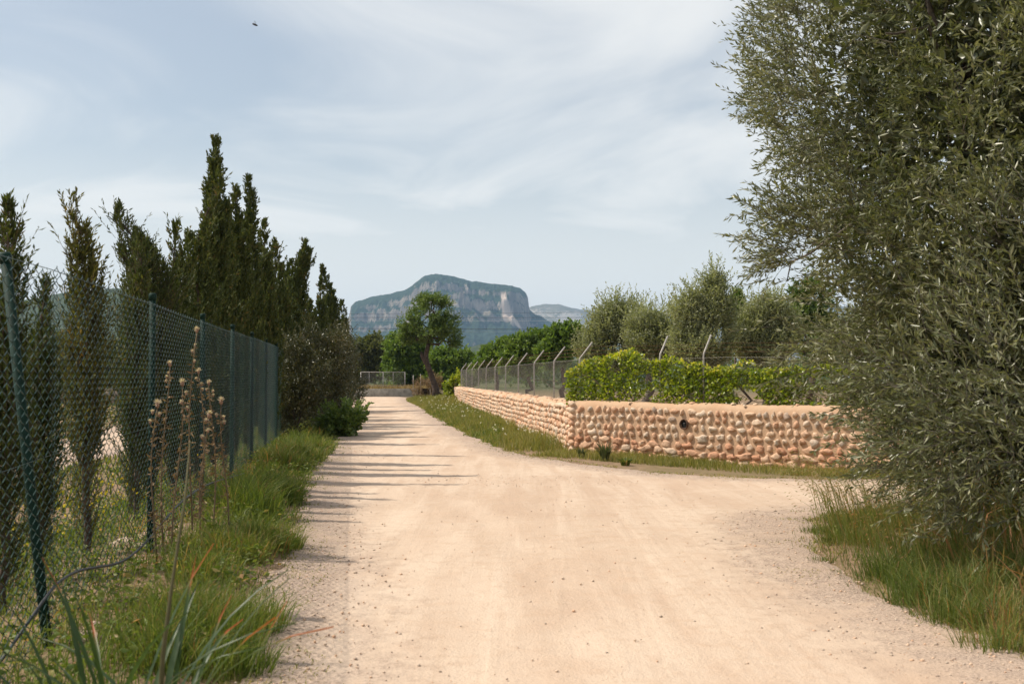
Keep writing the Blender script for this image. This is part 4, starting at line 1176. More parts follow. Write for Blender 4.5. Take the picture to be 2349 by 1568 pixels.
# lone leaning tree at the end of the wall
d = 64.0
b0 = pix(999, 893, d); 
bx, bz = b0.x, float(h(b0.x, d))
def rel(px, py, r): p = pix(px, py, d); return (p.x - bx, 0.0, p.z - bz, r)
tree('carob_tree', 'lone leaning tree with dark twisted trunk and round crown at the end of the lane', (bx, d, bz),
     [(*rel(x, y, 0)[:3], rx / FPX * d, rx / FPX * d, rz / FPX * d) for x, y, rx, rz in [(985, 715, 48, 40), (950, 745, 36, 36), (1022, 748, 36, 34), (985, 762, 50, 26), (1040, 782, 20, 14), (990, 690, 26, 20), (935, 772, 20, 20), (1012, 705, 28, 24)]],
     2000, 11, 0.13, 0.06, M['carob_leaf'], M['bark_dark'], 301, 0.16, gap=0.49, gap_scale=1.7, tl=0.45, up=0.35, shell=0.35,
     trunk_pts=[(0.0, 0, -0.2, 0.27), rel(1000, 893, 0.32)[:3] + (0.21,), rel(992, 868, 0)[:3] + (0.175,), rel(985, 848, 0)[:3] + (0.165,), rel(978, 830, 0)[:3] + (0.17,), rel(977, 812, 0)[:3] + (0.14,), rel(981, 797, 0)[:3] + (0.12,), rel(984, 786, 0)[:3] + (0.12,)])
m_ = MB(); rg = np.random.default_rng(8)
tube(m_, [rel(984, 845, 0)[:3], rel(975, 828, 0)[:3], rel(968, 815, 0)[:3], rel(967, 806, 0)[:3]], [0.13, 0.13, 0.11, 0.07], 9)
o_ = m_.build('trunk_stub', M['bark_dark'], bpy.data.objects['carob_tree'])

BG = 'trees behind the end of the lane'
put('broadleaf_tree', 'dull olive green tree beside the shrubs at the lane end', 838, 100, [(835, 810, 34, 32), (862, 800, 30, 30), (830, 850, 30, 30), (880, 835, 30, 30)], 1300, 10, 0.32, 0.18, M['dull_leaf'], M['bark'], 311, group=BG, tl=0.7)
put('broadleaf_tree', 'bright green tree behind the gate, left of the lone leaning tree', 935, 92, [(925, 800, 40, 34), (955, 805, 38, 40), (915, 850, 40, 36), (965, 850, 40, 34), (945, 775, 24, 20)], 1700, 10, 0.29, 0.18, M['green_leaf'], M['bark'], 312, group=BG, tl=0.7)
put('broadleaf_tree', 'green rounded tree behind the lone tree, left of the cranked fence posts', 1040, 90, [(1020, 835, 40, 36), (1055, 835, 34, 30), (1075, 858, 30, 26), (1030, 870, 50, 22)], 1500, 10, 0.29, 0.18, M['green_leaf'], M['bark'], 313, group=BG, tl=0.7)
put('broadleaf_tree', 'low green tree at the left end behind the cranked fence posts', 1140, 74, [(1135, 822, 34, 26), (1165, 808, 34, 30), (1110, 845, 26, 18)], 1100, 10, 0.25, 0.15, M['green_leaf'], M['bark'], 314, group=BG, tl=0.55)
put('broadleaf_tree', 'green tree behind the middle of the cranked fence', 1215, 66, [(1205, 800, 40, 32), (1240, 795, 36, 34), (1190, 830, 40, 26)], 1400, 10, 0.23, 0.14, M['green_leaf'], M['bark'], 315, group=BG, tl=0.55)
put('broadleaf_tree', 'tallest bright green tree touching the first grey olive', 1290, 58, [(1285, 785, 38, 36), (1310, 768, 24, 24), (1270, 815, 42, 28), (1322, 790, 24, 30)], 1600, 10, 0.20, 0.125, M['green_leaf'], M['bark'], 316, group=BG, tl=0.5)
OG = 'olive trees behind the stone wall'
put('olive_tree', 'feathery grey olive rising behind the corner of the stone wall', 1405, 42, [(1400, 755, 52, 48), (1365, 800, 44, 44), (1445, 770, 46, 48), (1405, 722, 36, 26), (1450, 730, 32, 32), (1420, 830, 70, 36)], 3000, 11, 0.115, 0.048, M['olive_far'], M['bark_grey'], 321, group=OG, tl=0.65, up=0.95, shell=0.3, shoots=120, gap=0.40)
put('olive_tree', 'low grey olive in the dip between the two taller olives', 1490, 40, [(1480, 790, 54, 50), (1530, 785, 54, 50), (1478, 745, 36, 24), (1530, 735, 36, 28)], 2300, 11, 0.115, 0.046, M['olive_far'], M['bark_grey'], 322, group=OG, tl=0.65, up=0.95, shell=0.3, shoots=120, gap=0.40)
put('olive_tree', 'tall grey olive with two tops behind the straight fence post', 1605, 37, [(1575, 740, 42, 48), (1640, 720, 44, 56), (1590, 695, 24, 26), (1640, 660, 24, 26), (1600, 800, 66, 44), (1650, 790, 50, 44)], 3700, 11, 0.11, 0.046, M['olive_far'], M['bark_grey'], 323, group=OG, tl=0.65, up=0.95, shell=0.3, shoots=120, gap=0.40)
put('olive_tree', 'rounded grey olive just left of the big foreground olive', 1755, 38, [(1745, 740, 46, 48), (1775, 720, 40, 44), (1755, 800, 66, 44), (1715, 780, 40, 44), (1800, 770, 40, 50)], 3300, 11, 0.11, 0.046, M['olive_far'], M['bark_grey'], 324, group=OG, tl=0.65, up=0.95, shell=0.3, shoots=120, gap=0.40)
put('fruit_tree', 'slender green shoot poking up between the grey olives', 1692, 41, [(1692, 695, 11, 26), (1697, 720, 16, 22)], 260, 12, 0.13, 0.07, M['green_leaf'], M['bark'], 325, trunk_r=0.05, tl=0.35, up=1.0)
put('fruit_tree', 'dark green leafy tree peeping out beside the foreground olive', 1862, 42, [(1848, 665, 34, 38), (1875, 700, 46, 46), (1850, 730, 40, 40), (1900, 790, 60, 60)], 1300, 10, 0.16, 0.09, M['carob_leaf'], M['bark'], 326, tl=0.4)
put('olive_tree', 'grey olive mostly hidden behind the foreground olive', 1960, 36, [(1930, 800, 60, 50), (2000, 770, 60, 60), (2080, 790, 60, 60)], 1300, 10, 0.13, 0.05, M['olive_far'], M['bark_grey'], 327, group=OG, tl=0.65, up=0.95, shell=0.3, shoots=120)
# dark tree belt across the field on the left
LG = 'trees across the field behind the green fence'
for i, (px, top, d_, w, lab) in enumerate([(-20, 752, 62, 130, 'dark tree far across the field at the left picture edge'), (110, 768, 66, 110, 'dark tree across the field behind the leftmost cypresses'), (245, 785, 70, 110, 'dark tree across the field behind the pale cypress'),
                                        (370, 778, 66, 120, 'dark tree across the field seen through the fence by the second post'), (500, 785, 72, 120, 'dark tree across the field behind the tallest cypress'), (620, 790, 76, 110, 'dark tree across the field behind the fence end')]):
    put('field_tree', lab, px, d_, [(px - w * 0.28, top + 45, w * 0.36, 42), (px + w * 0.25, top + 52, w * 0.36, 42), (px, top + 30, w * 0.3, 32), (px, top + 75, w * 0.5, 36)], 800, 9, 0.30, 0.18, M['dull_leaf'], M['bark'], 330 + i, group=LG, tl=0.6)
# far wood that reads as one mass
def far_wood():
    rng = np.random.default_rng(61); mb = MB()
    for i in range(64):
        d_ = 150 + 260 * rng.random(); px = -200 + 2800 * rng.random()
        x = (px - CXP) / FPX * d_; hh = 4.0 + 3.5 * rng.random()
        P, u = blob_points([(x, d_, hh * 0.5, hh * 0.55, hh * 0.55, hh * 0.5), (x + hh * 0.3, d_, hh * 0.62, hh * 0.36, hh * 0.36, hh * 0.38)], 150, rng, 0.6, 0.5, 0.36, i)
        nb = unit(u + np.array([0, 0, 0.4]) + rng.normal(size=u.shape) * 0.4)
        twig_crown(mb, P, nb, 0.9, 5, 0.8, 0.5, rng, var0=np.full(len(P), rng.random()))
    tag(mb.build('distant_wood', M['carob_leaf'], smooth=False), 'dark band of far-off woodland at the foot of the hills', 'woodland', kind='stuff')
far_wood()

# ------------------------------------------------------------------ shrubs beside the lane on the left
SG = 'glossy shrubs between the green fence and the lane'
def shrub(lab, x, y, blobs, n, seed, leaf='shrub', L=0.06, W=0.03, name='shrub'):
    return tree(name, lab, (x, y, float(h(x, y))), blobs, n, 12, L, W, M[leaf], M['bark_dark'], seed, trunk_r=0.04, group=SG, cat='shrub', tl=0.35, up=0.7, gap=0.40, gap_scale=2.4, shell=0.25, fork=(0, 0, 0.25), shoots=40)
shrub('nearest glossy dark shrub at the end of the visible fence mesh', -4.95, 25.6, [(-0.15, 0, 0.7, 0.62, 0.7, 0.65), (0.1, 0.2, 1.3, 0.62, 0.8, 0.65), (-0.2, 0.2, 1.85, 0.4, 0.5, 0.45)], 1900, 401)
shrub('tall glossy shrub with upright shoots, second along the lane', -5.0, 28.4, [(0.05, 0, 0.8, 0.72, 0.9, 0.75), (0.15, 0.2, 1.6, 0.68, 0.9, 0.65), (0.35, 0.3, 2.2, 0.4, 0.5, 0.35), (-0.25, 0, 2.35, 0.25, 0.3, 0.4)], 2000, 402)
shrub('dark shrub deeper along the lane behind the glossy ones', -5.45, 32.0, [(0, 0, 0.9, 0.8, 1.1, 0.85), (0.15, 0.2, 1.7, 0.7, 1.0, 0.7), (0.4, 0.2, 2.3, 0.4, 0.6, 0.4)], 1500, 403)
shrub('farthest dark shrub of the row, by the lane bend', -6.1, 37.0, [(0, 0, 1.0, 0.95, 1.3, 0.9), (0.2, 0, 1.9, 0.75, 1.2, 0.7), (0.4, 0, 2.6, 0.4, 0.6, 0.5)], 1200, 404)
shrub('shrub at the far end of the left verge', -7.1, 46.0, [(0, 0, 1.0, 1.0, 2.0, 1.0), (0.1, 0, 2.0, 0.7, 1.5, 0.7)], 1100, 405, L=0.09, W=0.045)
o = shrub('low broad-leaved green plant at the foot of the shrubs', -4.15, 27.2, [(0, 0, 0.28, 0.40, 0.5, 0.26), (0.2, 0.1, 0.42, 0.26, 0.4, 0.2), (-0.3, -0.1, 0.25, 0.3, 0.3, 0.2)], 300, 406, leaf='carob_leaf', L=0.11, W=0.08, name='leafy_plant')

# ------------------------------------------------------------------ grasses
def scatter(n, x0, x1, y0, y1, rng, ypow=1.0):
    return x0 + (x1 - x0) * rng.random(n), y0 + (y1 - y0) * rng.random(n) ** ypow
def ground_pts(x, y): return np.stack([x, y, h(x, y) - 0.005], 1)
rng = np.random.default_rng(50)
# left verge
mb = MB()
n = 150000
x, y = scatter(n, -8, -0.3, 1.2, 48, rng, 1.9)
fx = fence_x(y); sd = track_sd(x, y)
patch = fbm(x * 1.4, y * 1.4, 0, 15, 3)
k = (x > fx - 1.1) & (sd + 0.5 * (patch - 0.5) > -0.04) & (rng.random(n) < np.where(x > fx + 0.25, 1.0, 0.55) * sstep(0.30, 0.5, patch + 0.1 * (y > 12)))
x, y, sd, patch, fx = x[k], y[k], sd[k], patch[k], fx[k]
m = len(x)
hh = (0.06 + 0.42 * patch * rng.random(m) ** 1.1) * np.clip(0.35 + sd * 1.6, 0.3, 1.25)
hh *= np.where(x < fx + 0.3, 0.75, 1.0)
orange = sstep(0.55, 0.75, fbm(x * 1.1, y * 1.1, 0, 25, 2)) * (x < fx + 0.9)
v = np.clip(0.15 + 0.55 * rng.random(m) + 0.42 * orange * rng.random(m) + 0.25 * (rng.random(m) < 0.08), 0, 1)
blades(mb, ground_pts(x, y), hh, rlean(rng, m, 0.5, (0.15, -0.1)), 0.003 + 0.0006 * y, rng, v)
# tussocks with their own height
for (px, py, rad, ht, num, var) in [(575, 1190, 0.24, 0.62, 1500, 0.32), (640, 1150, 0.22, 0.55, 1300, 0.30), (560, 1165, 0.25, 0.58, 1300, 0.36), (590, 1260, 0.22, 0.42, 1500, 0.45), (540, 1290, 0.22, 0.40, 1300, 0.5), (640, 1255, 0.16, 0.30, 900, 0.5), (480, 1480, 0.24, 0.42, 1800, 0.38), (560, 1440, 0.2, 0.34, 1500, 0.42), (430, 1440, 0.22, 0.40, 1500, 0.42), (520, 1530, 0.18, 0.3, 1300, 0.35),
                                    (690, 1055, 0.35, 0.5, 1300, 0.45), (650, 1080, 0.3, 0.55, 1200, 0.45), (720, 1030, 0.4, 0.45, 1200, 0.4), (460, 1350, 0.2, 0.34, 1000, 0.5), (385, 1540, 0.2, 0.4, 1000, 0.4)]:
    gx, gy = gnd(px, py, 0.05)
    num = int(num * 0.62); rad *= 1.15; a = rng.random(num) * 6.283; r = rad * rng.random(num) ** 0.75 * (0.6 + 0.8 * vnoise(np.cos(a) * 1.5 + px, np.sin(a) * 1.5, 0, 3))
    x, y = gx + r * np.cos(a), gy + r * np.sin(a)
    ln = np.stack([np.cos(a) * r / rad * 0.65, np.sin(a) * r / rad * 0.65, 0 * a], 1) + rlean(rng, num, 0.4)
    blades(mb, ground_pts(x, y), ht * 0.8 * (0.2 + 0.9 * rng.random(num)), ln, 0.003 + 0.0004 * gy, rng, np.clip(var + 0.1 + 0.6 * (rng.random(num) - 0.5) + 0.4 * (rng.random(num) < 0.08), 0, 1))
nw = 4200
x, y = scatter(nw, -5, -0.5, 2.6, 22, rng, 1.5); fx = fence_x(y); sd = track_sd(x, y)
k = (x > fx - 1.5) & (sd > 0.03) & (fbm(x * 2.1, y * 2.1, 0, 57, 2) > 0.45); x, y = x[k], y[k]; m = len(x)
for j in range(6):
    az = rng.random(m) * 6.283; zz_ = 0.02 + 0.16 * rng.random(m)
    leaves(mb, ground_pts(x + 0.03 * np.cos(az), y + 0.03 * np.sin(az)) + np.stack([0 * x, 0 * x, zz_], 1), np.stack([np.cos(az), np.sin(az), 0.5 * rng.random(m)], 1), 0.035 + 0.035 * rng.random(m), 0.018 + 0.016 * rng.random(m), rng, np.clip(0.15 + 0.5 * rng.random(m) + 0.35 * (rng.random(m) < 0.2), 0, 1))
tag(mb.build('verge_grass', M['grass'], smooth=False), 'rough green grass and tussocks between the green fence and the track', 'grass', kind='stuff')
# right verge along the wall
mb = MB(); n = 95000
t = 60 * rng.random(n) ** 1.15 - 9; off = 3.2 * rng.random(n)
x = C0[0] + SI[0] * t - off; y = C0[1] + t
sel = t < 0
s2 = -t * 0.95
x = np.where(sel, C0[0] + FR[0] * s2 + FN[0] * off * 0.42, x); y = np.where(sel, C0[1] + FR[1] * s2 + FN[1] * off * 0.42, y)
sd = track_sd(x, y)
dens = fbm(x * 1.2, y * 1.2, 0, 27, 3)
k = (sd > 0.0) & (rng.random(n) < np.where(sel, 0.3 + 0.65 * sstep(0.33, 0.53, dens), 0.35 + 0.75 * sstep(0.3, 0.5, dens)))
x, y, sd, sel, dens = x[k], y[k], sd[k], sel[k], dens[k]; m = len(x)
hh = np.where(sel, 0.05 + 0.11 * rng.random(m), 0.10 + 0.42 * rng.random(m) * dens) * np.clip(0.4 + sd * 1.2, 0.35, 1.1)
blades(mb, ground_pts(x, y), hh, rlean(rng, m, 0.35, (-0.1, 0)), np.clip(0.0035 + 0.00045 * (y - 5), 0.004, 0.03), rng, np.clip(0.2 + 0.6 * rng.random(m) + 0.2 * (rng.random(m) < 0.15), 0, 1))
tag(mb.build('wall_grass', M['verge_grass'], smooth=False), 'tall yellow-green grass on the bank along the stone wall', 'grass', kind='stuff')
mb = MB(); n = 130
t = 34 * rng.random(n); x = C0[0] + SI[0] * t - 0.3 - 1.9 * rng.random(n); y = C0[1] + t
k = track_sd(x, y) > 0.15; x, y = x[k], y[k]; m = len(x)
P = ground_pts(x, y) + np.stack([0 * x, 0 * x, 0.25 + 0.2 * rng.random(m)], 1)
for j in range(5):
    leaves(mb, P, rng.normal(size=(m, 3)) + np.array([0, 0, 0.3]), 0.035, 0.03, rng)
tag(mb.build('wildflowers', M['white_petal'], smooth=False), 'tiny white wildflowers in the grass along the stone wall', 'flowers', kind='stuff')
# grass under the olive
mb = MB(); n = 95000
x, y = scatter(n, 1.5, 7.0, 3.4, 12.6, rng, 1.0)
sd = track_sd(x, y); patch = fbm(x * 1.3, y * 1.3, 0, 33, 3)
k = (sd + 0.9 * (patch - 0.5) > -0.06) & (sd > -0.45) & (rng.random(n) < np.clip(0.25 + sd * 1.0, 0.06, 1.0) * sstep(0.26, 0.46, patch))
x, y, sd, patch = x[k], y[k], sd[k], patch[k]; m = len(x)
hh = (0.05 + 0.5 * rng.random(m) * patch) * np.clip(0.2 + sd * 1.1, 0.25, 1.3)
blades(mb, ground_pts(x, y), hh, rlean(rng, m, 0.5, (-0.25, 0)), 0.0032 + 0.0002 * y, rng, np.clip(0.22 + 0.55 * rng.random(m) + 0.35 * (rng.random(m) < 0.2) + 0.35 * (fbm(x * 1.1, y * 1.1, 0, 73, 2) - 0.5), 0, 1))
for (px, py, rad, ht, num, var) in [(1960, 1250, 0.30, 0.22, 1500, 0.50), (2045, 1325, 0.26, 0.30, 1500, 0.32), (2110, 1375, 0.26, 0.34, 1500, 0.36), (1885, 1225, 0.22, 0.12, 800, 0.42), (1890, 1292, 0.10, 0.08, 320, 0.4), (2000, 1215, 0.3, 0.30, 1300, 0.45), (2190, 1420, 0.24, 0.30, 1200, 0.42), (2290, 1475, 0.22, 0.24, 900, 0.5), (2230, 1380, 0.3, 0.42, 1300, 0.5), (2330, 1440, 0.3, 0.4, 1000, 0.6)]:
    gx, gy = gnd(px, py, 0.03)
    num = int(num * 0.42); ht *= 0.85; var += 0.12
    a = rng.random(num) * 6.283; r = rad * rng.random(num) ** 0.75 * (0.6 + 0.8 * vnoise(np.cos(a) * 1.5 + px, np.sin(a) * 1.5, 0, 3))
    x, y = gx + r * np.cos(a), gy + r * np.sin(a)
    ln = np.stack([np.cos(a) * r / rad * 0.65, np.sin(a) * r / rad * 0.65, 0 * a], 1) + rlean(rng, num, 0.4)
    blades(mb, ground_pts(x, y) + np.array([[0, 0, 0.01]]), ht * (0.2 + 0.9 * rng.random(num)), ln, 0.005, rng, np.clip(var + 0.55 * (rng.random(num) - 0.5) + 0.4 * (rng.random(num) < 0.08), 0, 1))
# tall oat stems leaning left
n = 900
x = 2.7 + 2.3 * rng.random(n); y = 7.6 + 3.4 * rng.random(n)
k = track_sd(x, y) > 0.15; x, y = x[k], y[k]; m = len(x)
ht = 0.4 + 0.5 * rng.random(m); ln = rlean(rng, m, 0.18, (-0.5, 0))
blades(mb, ground_pts(x, y), ht, ln, 0.0075, rng, 0.55 + 0.35 * rng.random(m))
tips = ground_pts(x, y) + np.stack([0 * ht, 0 * ht, ht * 0.86], 1) + ln * (ht * 0.85)[:, None]
for j in range(5):
    leaves(mb, tips - np.array([[0, 0, 0.03 * j]]) - ln * 0.02 * j, ln + np.array([0, 0, -0.25]) + rng.normal(size=(m, 3)) * 0.25, 0.035, 0.007, rng, 0.75 + 0.2 * rng.random(m))
# rusty dock leaves
n = 160
x = 3.0 + 1.6 * rng.random(n); y = 6.3 + 2.6 * rng.random(n); kk = track_sd(x, y) > 0.3; x, y = x[kk], y[kk]; m = len(x)
blades(mb, ground_pts(x, y), 0.35 + 0.2 * rng.random(m), rlean(rng, m, 0.5), 0.016, rng, 0.97 + 0 * x)
tag(mb.build('olive_grass', M['shade_grass'], smooth=False), 'long green and straw coloured grass under the foreground olive', 'grass', kind='stuff')
# low weeds straying on to the track edges
mb = MB(); n = 260000
y = 3.4 + 22 * rng.random(n) ** 1.6; x = -6 + 13 * rng.random(n)
sd = track_sd(x, y)
k = (sd > -0.75) & (sd < 0.25) & (rng.random(n) < sstep(-0.8, -0.05, sd) + 0.05); x, y, sd = x[k], y[k], sd[k]
wd = fbm(x * 2.0, y * 2.0, 0, 47, 3)
k = (wd > 0.585 - 0.30 * np.clip(sd + 0.35, -0.6, 0.6)) & (rng.random(len(x)) < 0.75); x, y, sd = x[k], y[k], sd[k]; m = len(x)
blades(mb, ground_pts(x, y) + np.array([[0, 0, 0.012]]), (0.012 + 0.045 * rng.random(m)) * np.clip(1.0 + sd, 0.4, 1.2), rlean(rng, m, 1.0), 0.004 + 0.0004 * y, rng, np.clip(0.1 + 0.85 * rng.random(m), 0, 1))
tag(mb.build('track_weeds', M['verge_grass'], smooth=False), 'low weeds straying on to the gravel edges of the track', 'weeds', kind='stuff')
# field behind the green fence
mb = MB(); n = 70000
y = 3 + 62 * rng.random(n) ** 1.6; x = fence_x(y) - 0.6 - (4 + 0.55 * y) * rng.random(n)
k = (poly_sd(PATH, x, y) > 0.05) & (rng.random(n) < 0.25 + 0.9 * sstep(0.33, 0.55, fbm(x * 0.8, y * 0.8, 0, 37, 3)))
x, y = x[k], y[k]; m = len(x)
blades(mb, ground_pts(x, y), 0.035 + 0.13 * rng.random(m) * np.clip(1.5 - y / 25, 0.35, 1.3), rlean(rng, m, 0.35), 0.007 + 0.0014 * y, rng, np.clip(0.1 + 0.65 * rng.random(m), 0, 1))
tag(mb.build('field_grass', M['field_grass'], smooth=False), 'green meadow grass in the field behind the green fence', 'grass', kind='stuff')
mb = MB(); n = 1300
y = 4.5 + 12 * rng.random(n); x = fence_x(y) - 0.5 - 3.2 * rng.random(n)
k = (fbm(x * 0.9, y * 0.9, 0, 39, 2) > 0.5); x, y = x[k], y[k]; m = len(x)
P = ground_pts(x, y) + np.stack([0 * x, 0 * x, 0.2 + 0.25 * rng.random(m)], 1)
for j in range(4):
    leaves(mb, P, rng.normal(size=(m, 3)) + np.array([0, 0, 0.4]), 0.022, 0.02, rng)
tag(mb.build('yellow_flowers', M['yellow'], smooth=False), 'small yellow flowers in the meadow behind the green fence', 'flowers', kind='stuff')
# a strap-leaved tuft at the foot of the wall
def tuft(lab, px, py, num, ht, seed, mat='tussock', W=0.02):
    r = np.random.default_rng(seed); gx, gy = gnd(px, py, -0.02)
    o = MB(); a = r.random(num) * 6.283; rr = 0.06 * r.random(num)
    ln = np.stack([np.cos(a), np.sin(a), 0 * a], 1) * (0.25 + 0.6 * r.random(num))[:, None]
    blades(o, np.stack([rr * np.cos(a), rr * np.sin(a), 0 * a - 0.01], 1), ht * (0.5 + 0.6 * r.random(num)), ln, W, r, r.random(num))
    return tag(o.build('grass_tuft', M[mat], loc=(gx, gy, float(h(gx, gy)))), lab, 'plant', 'tufts at the foot of the stone wall')
tuft('spiky dark tuft at the foot of the stone wall near its corner', 1388, 1056, 120, 0.42, 1)
tuft('small leafy tuft right of the spiky one at the wall foot', 1435, 1066, 160, 0.16, 2, 'grass', 0.03)
tuft('thin low tuft left of the spiky one at the wall corner', 1335, 1050, 70, 0.24, 3)

# ------------------------------------------------------------------ near plants on the left
def strap_plant():
    rng = np.random.default_rng(9)
    bx, by = -1.16, 3.3; bz = float(h(bx, by))
    o = empty('strap_leaved_plant', (bx, by, bz), 'strap-leaved plant with red leaf tips in the near left corner', 'plant')
    for i in range(46):
        a = rng.random() * 6.283; L = 0.62 + 0.42 * rng.random(); w = 0.016 + 0.012 * rng.random()
        sp = 0.25 + 0.75 * rng.random(); red = rng.random() < 0.3
        t = np.linspace(0, 1, 9)
        out = np.array([math.cos(a), math.sin(a) * 0.8, 0])
        c = np.outer(t * 0.15 + sp * 0.55 * t ** 2.0, out) * L + np.outer(t - 0.38 * sp * t ** 2.6, [0, 0, 1]) * L * 1.05
        c += np.array([rng.normal() * 0.09, rng.normal() * 0.07, -0.02])
        sd_ = np.array([-math.sin(a), math.cos(a), 0])
        ww = w * np.interp(t, [0, 0.3, 0.8, 1], [0.8, 1, 0.6, 0.05])
        V = np.concatenate([c - sd_ * ww[:, None] / 2, c + np.array([0, 0, -0.004]), c + sd_ * ww[:, None] / 2])
        i_ = np.arange(8); Q = np.concatenate([np.stack([i_, i_ + 9, i_ + 10, i_ + 1], 1), np.stack([i_ + 9, i_ + 18, i_ + 19, i_ + 10], 1)])
        mb = MB(); v = np.where(t > 0.8, 0.93, 0.2 + 0.4 * rng.random()) if red else np.full(9, 0.15 + 0.45 * rng.random())
        mb.add(V, Q, np.tile(v, 3))
        mb.build('leaf', M['strap_leaf'], o)
    mb = MB()
    P = [pix(366, 1640, 3.3), pix(374, 1500, 3.3), pix(396, 1330, 3.36), pix(424, 1150, 3.45), pix(436, 1010, 3.55)]
    P = [np.array(p) - np.array([bx, by, bz]) for p in P]
    P = [np.array([P[0][0] - 0.01, P[0][1], -0.02])] + P
    tube(mb, P, [0.009, 0.008, 0.0075, 0.0055, 0.004, 0.0015], 7)
    mb.build('flower_stalk', plain('stalk', (0.085, 0.075, 0.025), 0.7), o)
strap_plant()
def thistle(px, tip, d, lab, seed, hs=1.0):
    r = np.random.default_rng(seed)
    p = pix(px, tip, d); gz = float(h(p.x, d))
    bx = p.x + r.normal() * 0.03
    o = empty('dry_thistle', (bx, d, gz), lab, 'thistle', 'dry thistles by the green fence')
    H = p.z - gz
    t = np.linspace(0, 1, 9)[:, None]
    P = np.concatenate([(p.x - bx) * t + 0.035 * np.sin(t * 4.3 + seed) * t, 0.04 * np.sin(t * 4 + seed), t * H * 0.97 - 0.02], 1)
    mb = MB(); tube(mb, P, np.linspace(0.008, 0.0035, 9), 6); mb.build('stem', M['thistle_stem'], o)
    lf = MB(); n = int(62 * H)
    tt = 0.12 + 0.85 * r.random(n) ** 0.85
    Q = np.stack([np.interp(tt, t[:, 0], P[:, i]) for i in range(3)], 1)
    a = r.random(n) * 6.283
    D = np.stack([np.cos(a), np.sin(a), r.normal(size=n) * 0.7 - 0.05], 1)
    leaves(lf, Q, D, (0.035 + 0.05 * r.random(n)) * (1.25 - 0.7 * tt), 0.011 + 0.008 * r.random(n), r, r.random(n))
    c = lf.build('leaves', M['thistle_leaf'], o, smooth=False); c['kind'] = 'stuff'
    heads = [(P[-1], 1.0)] + [(Q[i] + np.array([0.03 * math.cos(a[i]), 0.03 * math.sin(a[i]), 0.03]), 0.6) for i in np.argsort(-tt)[4:16:4]]
    for c0, s in heads:
        s *= hs * 0.78
        hb = MB(); zz_ = np.array([0, 0.012, 0.026, 0.038, 0.042]) * s
        tube(hb, [tuple(c0 + np.array([0, 0, z])) for z in zz_], np.array([0.006, 0.014, 0.016, 0.012, 0.008]) * s, 8)
        hd = hb.build('flower_head', M['thistle_bud'], o)
        fl = MB(); m = 46
        D = r.normal(size=(m, 3)) * 0.5 + np.array([0, 0, 0.8])
        leaves(fl, np.repeat((c0 + np.array([0, 0, 0.034 * s]))[None], m, 0), D, 0.04 * s, 0.005 * s, r)
        fl.build('fluff', M['fluff'], hd, smooth=False)
for i, (px, ty, d_, lab) in enumerate([(445, 742, 8.7, 'tallest dry thistle stalk against the fence mesh'), (376, 822, 8.5, 'dry thistle stalk in front of the second fence post'), (410, 868, 8.3, 'dry thistle with the stoutest bristly head just right of the post'), (460, 840, 9.2, 'slender dry thistle right of the tallest one'),
                                     (491, 868, 9.4, 'dry thistle with narrow closed head, second from the right'), (516, 912, 9.0, 'dry thistle with fluffy pale head at the right end of the clump'), (358, 918, 8.0, 'dry thistle with white fluff at the left end of the clump'), (467, 945, 8.6, 'short dry thistle with wide open white head')]):
    thistle(px, ty, d_, lab, 700 + i, 1.25 if i in (2, 5, 6, 7) else 1.0)
# rocks under the fence
r = np.random.default_rng(71)
def lump(seed):
    q = np.random.default_rng(seed); mb = MB(); k, m = 9, 5
    V = [(0, 0, 0.9)]
    for i in range(1, m):
        ph = i / m * math.pi * 0.62
        for j in range(k):
            a = j / k * 6.283; f = 1 + 0.22 * q.normal() * 0.7
            V.append((math.sin(ph) * math.cos(a) * f, math.sin(ph) * math.sin(a) * f, 0.9 * math.cos(ph) * (1 + 0.1 * q.normal())))
    F3 = [(0, 1 + j, 1 + (j + 1) % k) for j in range(k)]
    F4 = [(1 + a * k + j, 1 + (a + 1) * k + j, 1 + (a + 1) * k + (j + 1) % k, 1 + a * k + (j + 1) % k) for a in range(m - 2) for j in range(k)]
    mb.add(V, [np.array(F3), np.array(F4)]); me = mb.mesh('rock', False); me.materials.append(M['rock']); return me
for i, (px, py, s, lab) in enumerate([(290, 1245, 0.13, 'widest pale rock under the fence left of the second post'), (335, 1232, 0.11, 'pale rock touching the widest one under the fence'), (318, 1256, 0.08, 'small pale rock in front of the widest one under the fence'), (425, 1222, 0.10, 'pale rock just right of the second fence post'), (170, 1377, 0.05, 'small white stone right of the leaning fence post'),
                                      (195, 1490, 0.09, 'reddish rock in the grass right of the leaning post foot'), (215, 1462, 0.06, 'small reddish rock above the larger reddish one'), (45, 1395, 0.08, 'pinkish rock at the left picture edge behind the fence'), (400, 1262, 0.06, 'small brown stone at the foot of the second post')]):
    gx, gy = gnd(px, py, 0.03)
    o = link('rock', lump(40 + i), None, (gx, gy, float(h(gx, gy)) - 0.01)); o.scale = (s, s * 0.8, s * 0.55); o.rotation_euler = (0, 0, i * 1.3)
    tag(o, lab, 'rock', 'rocks along the foot of the green fence')

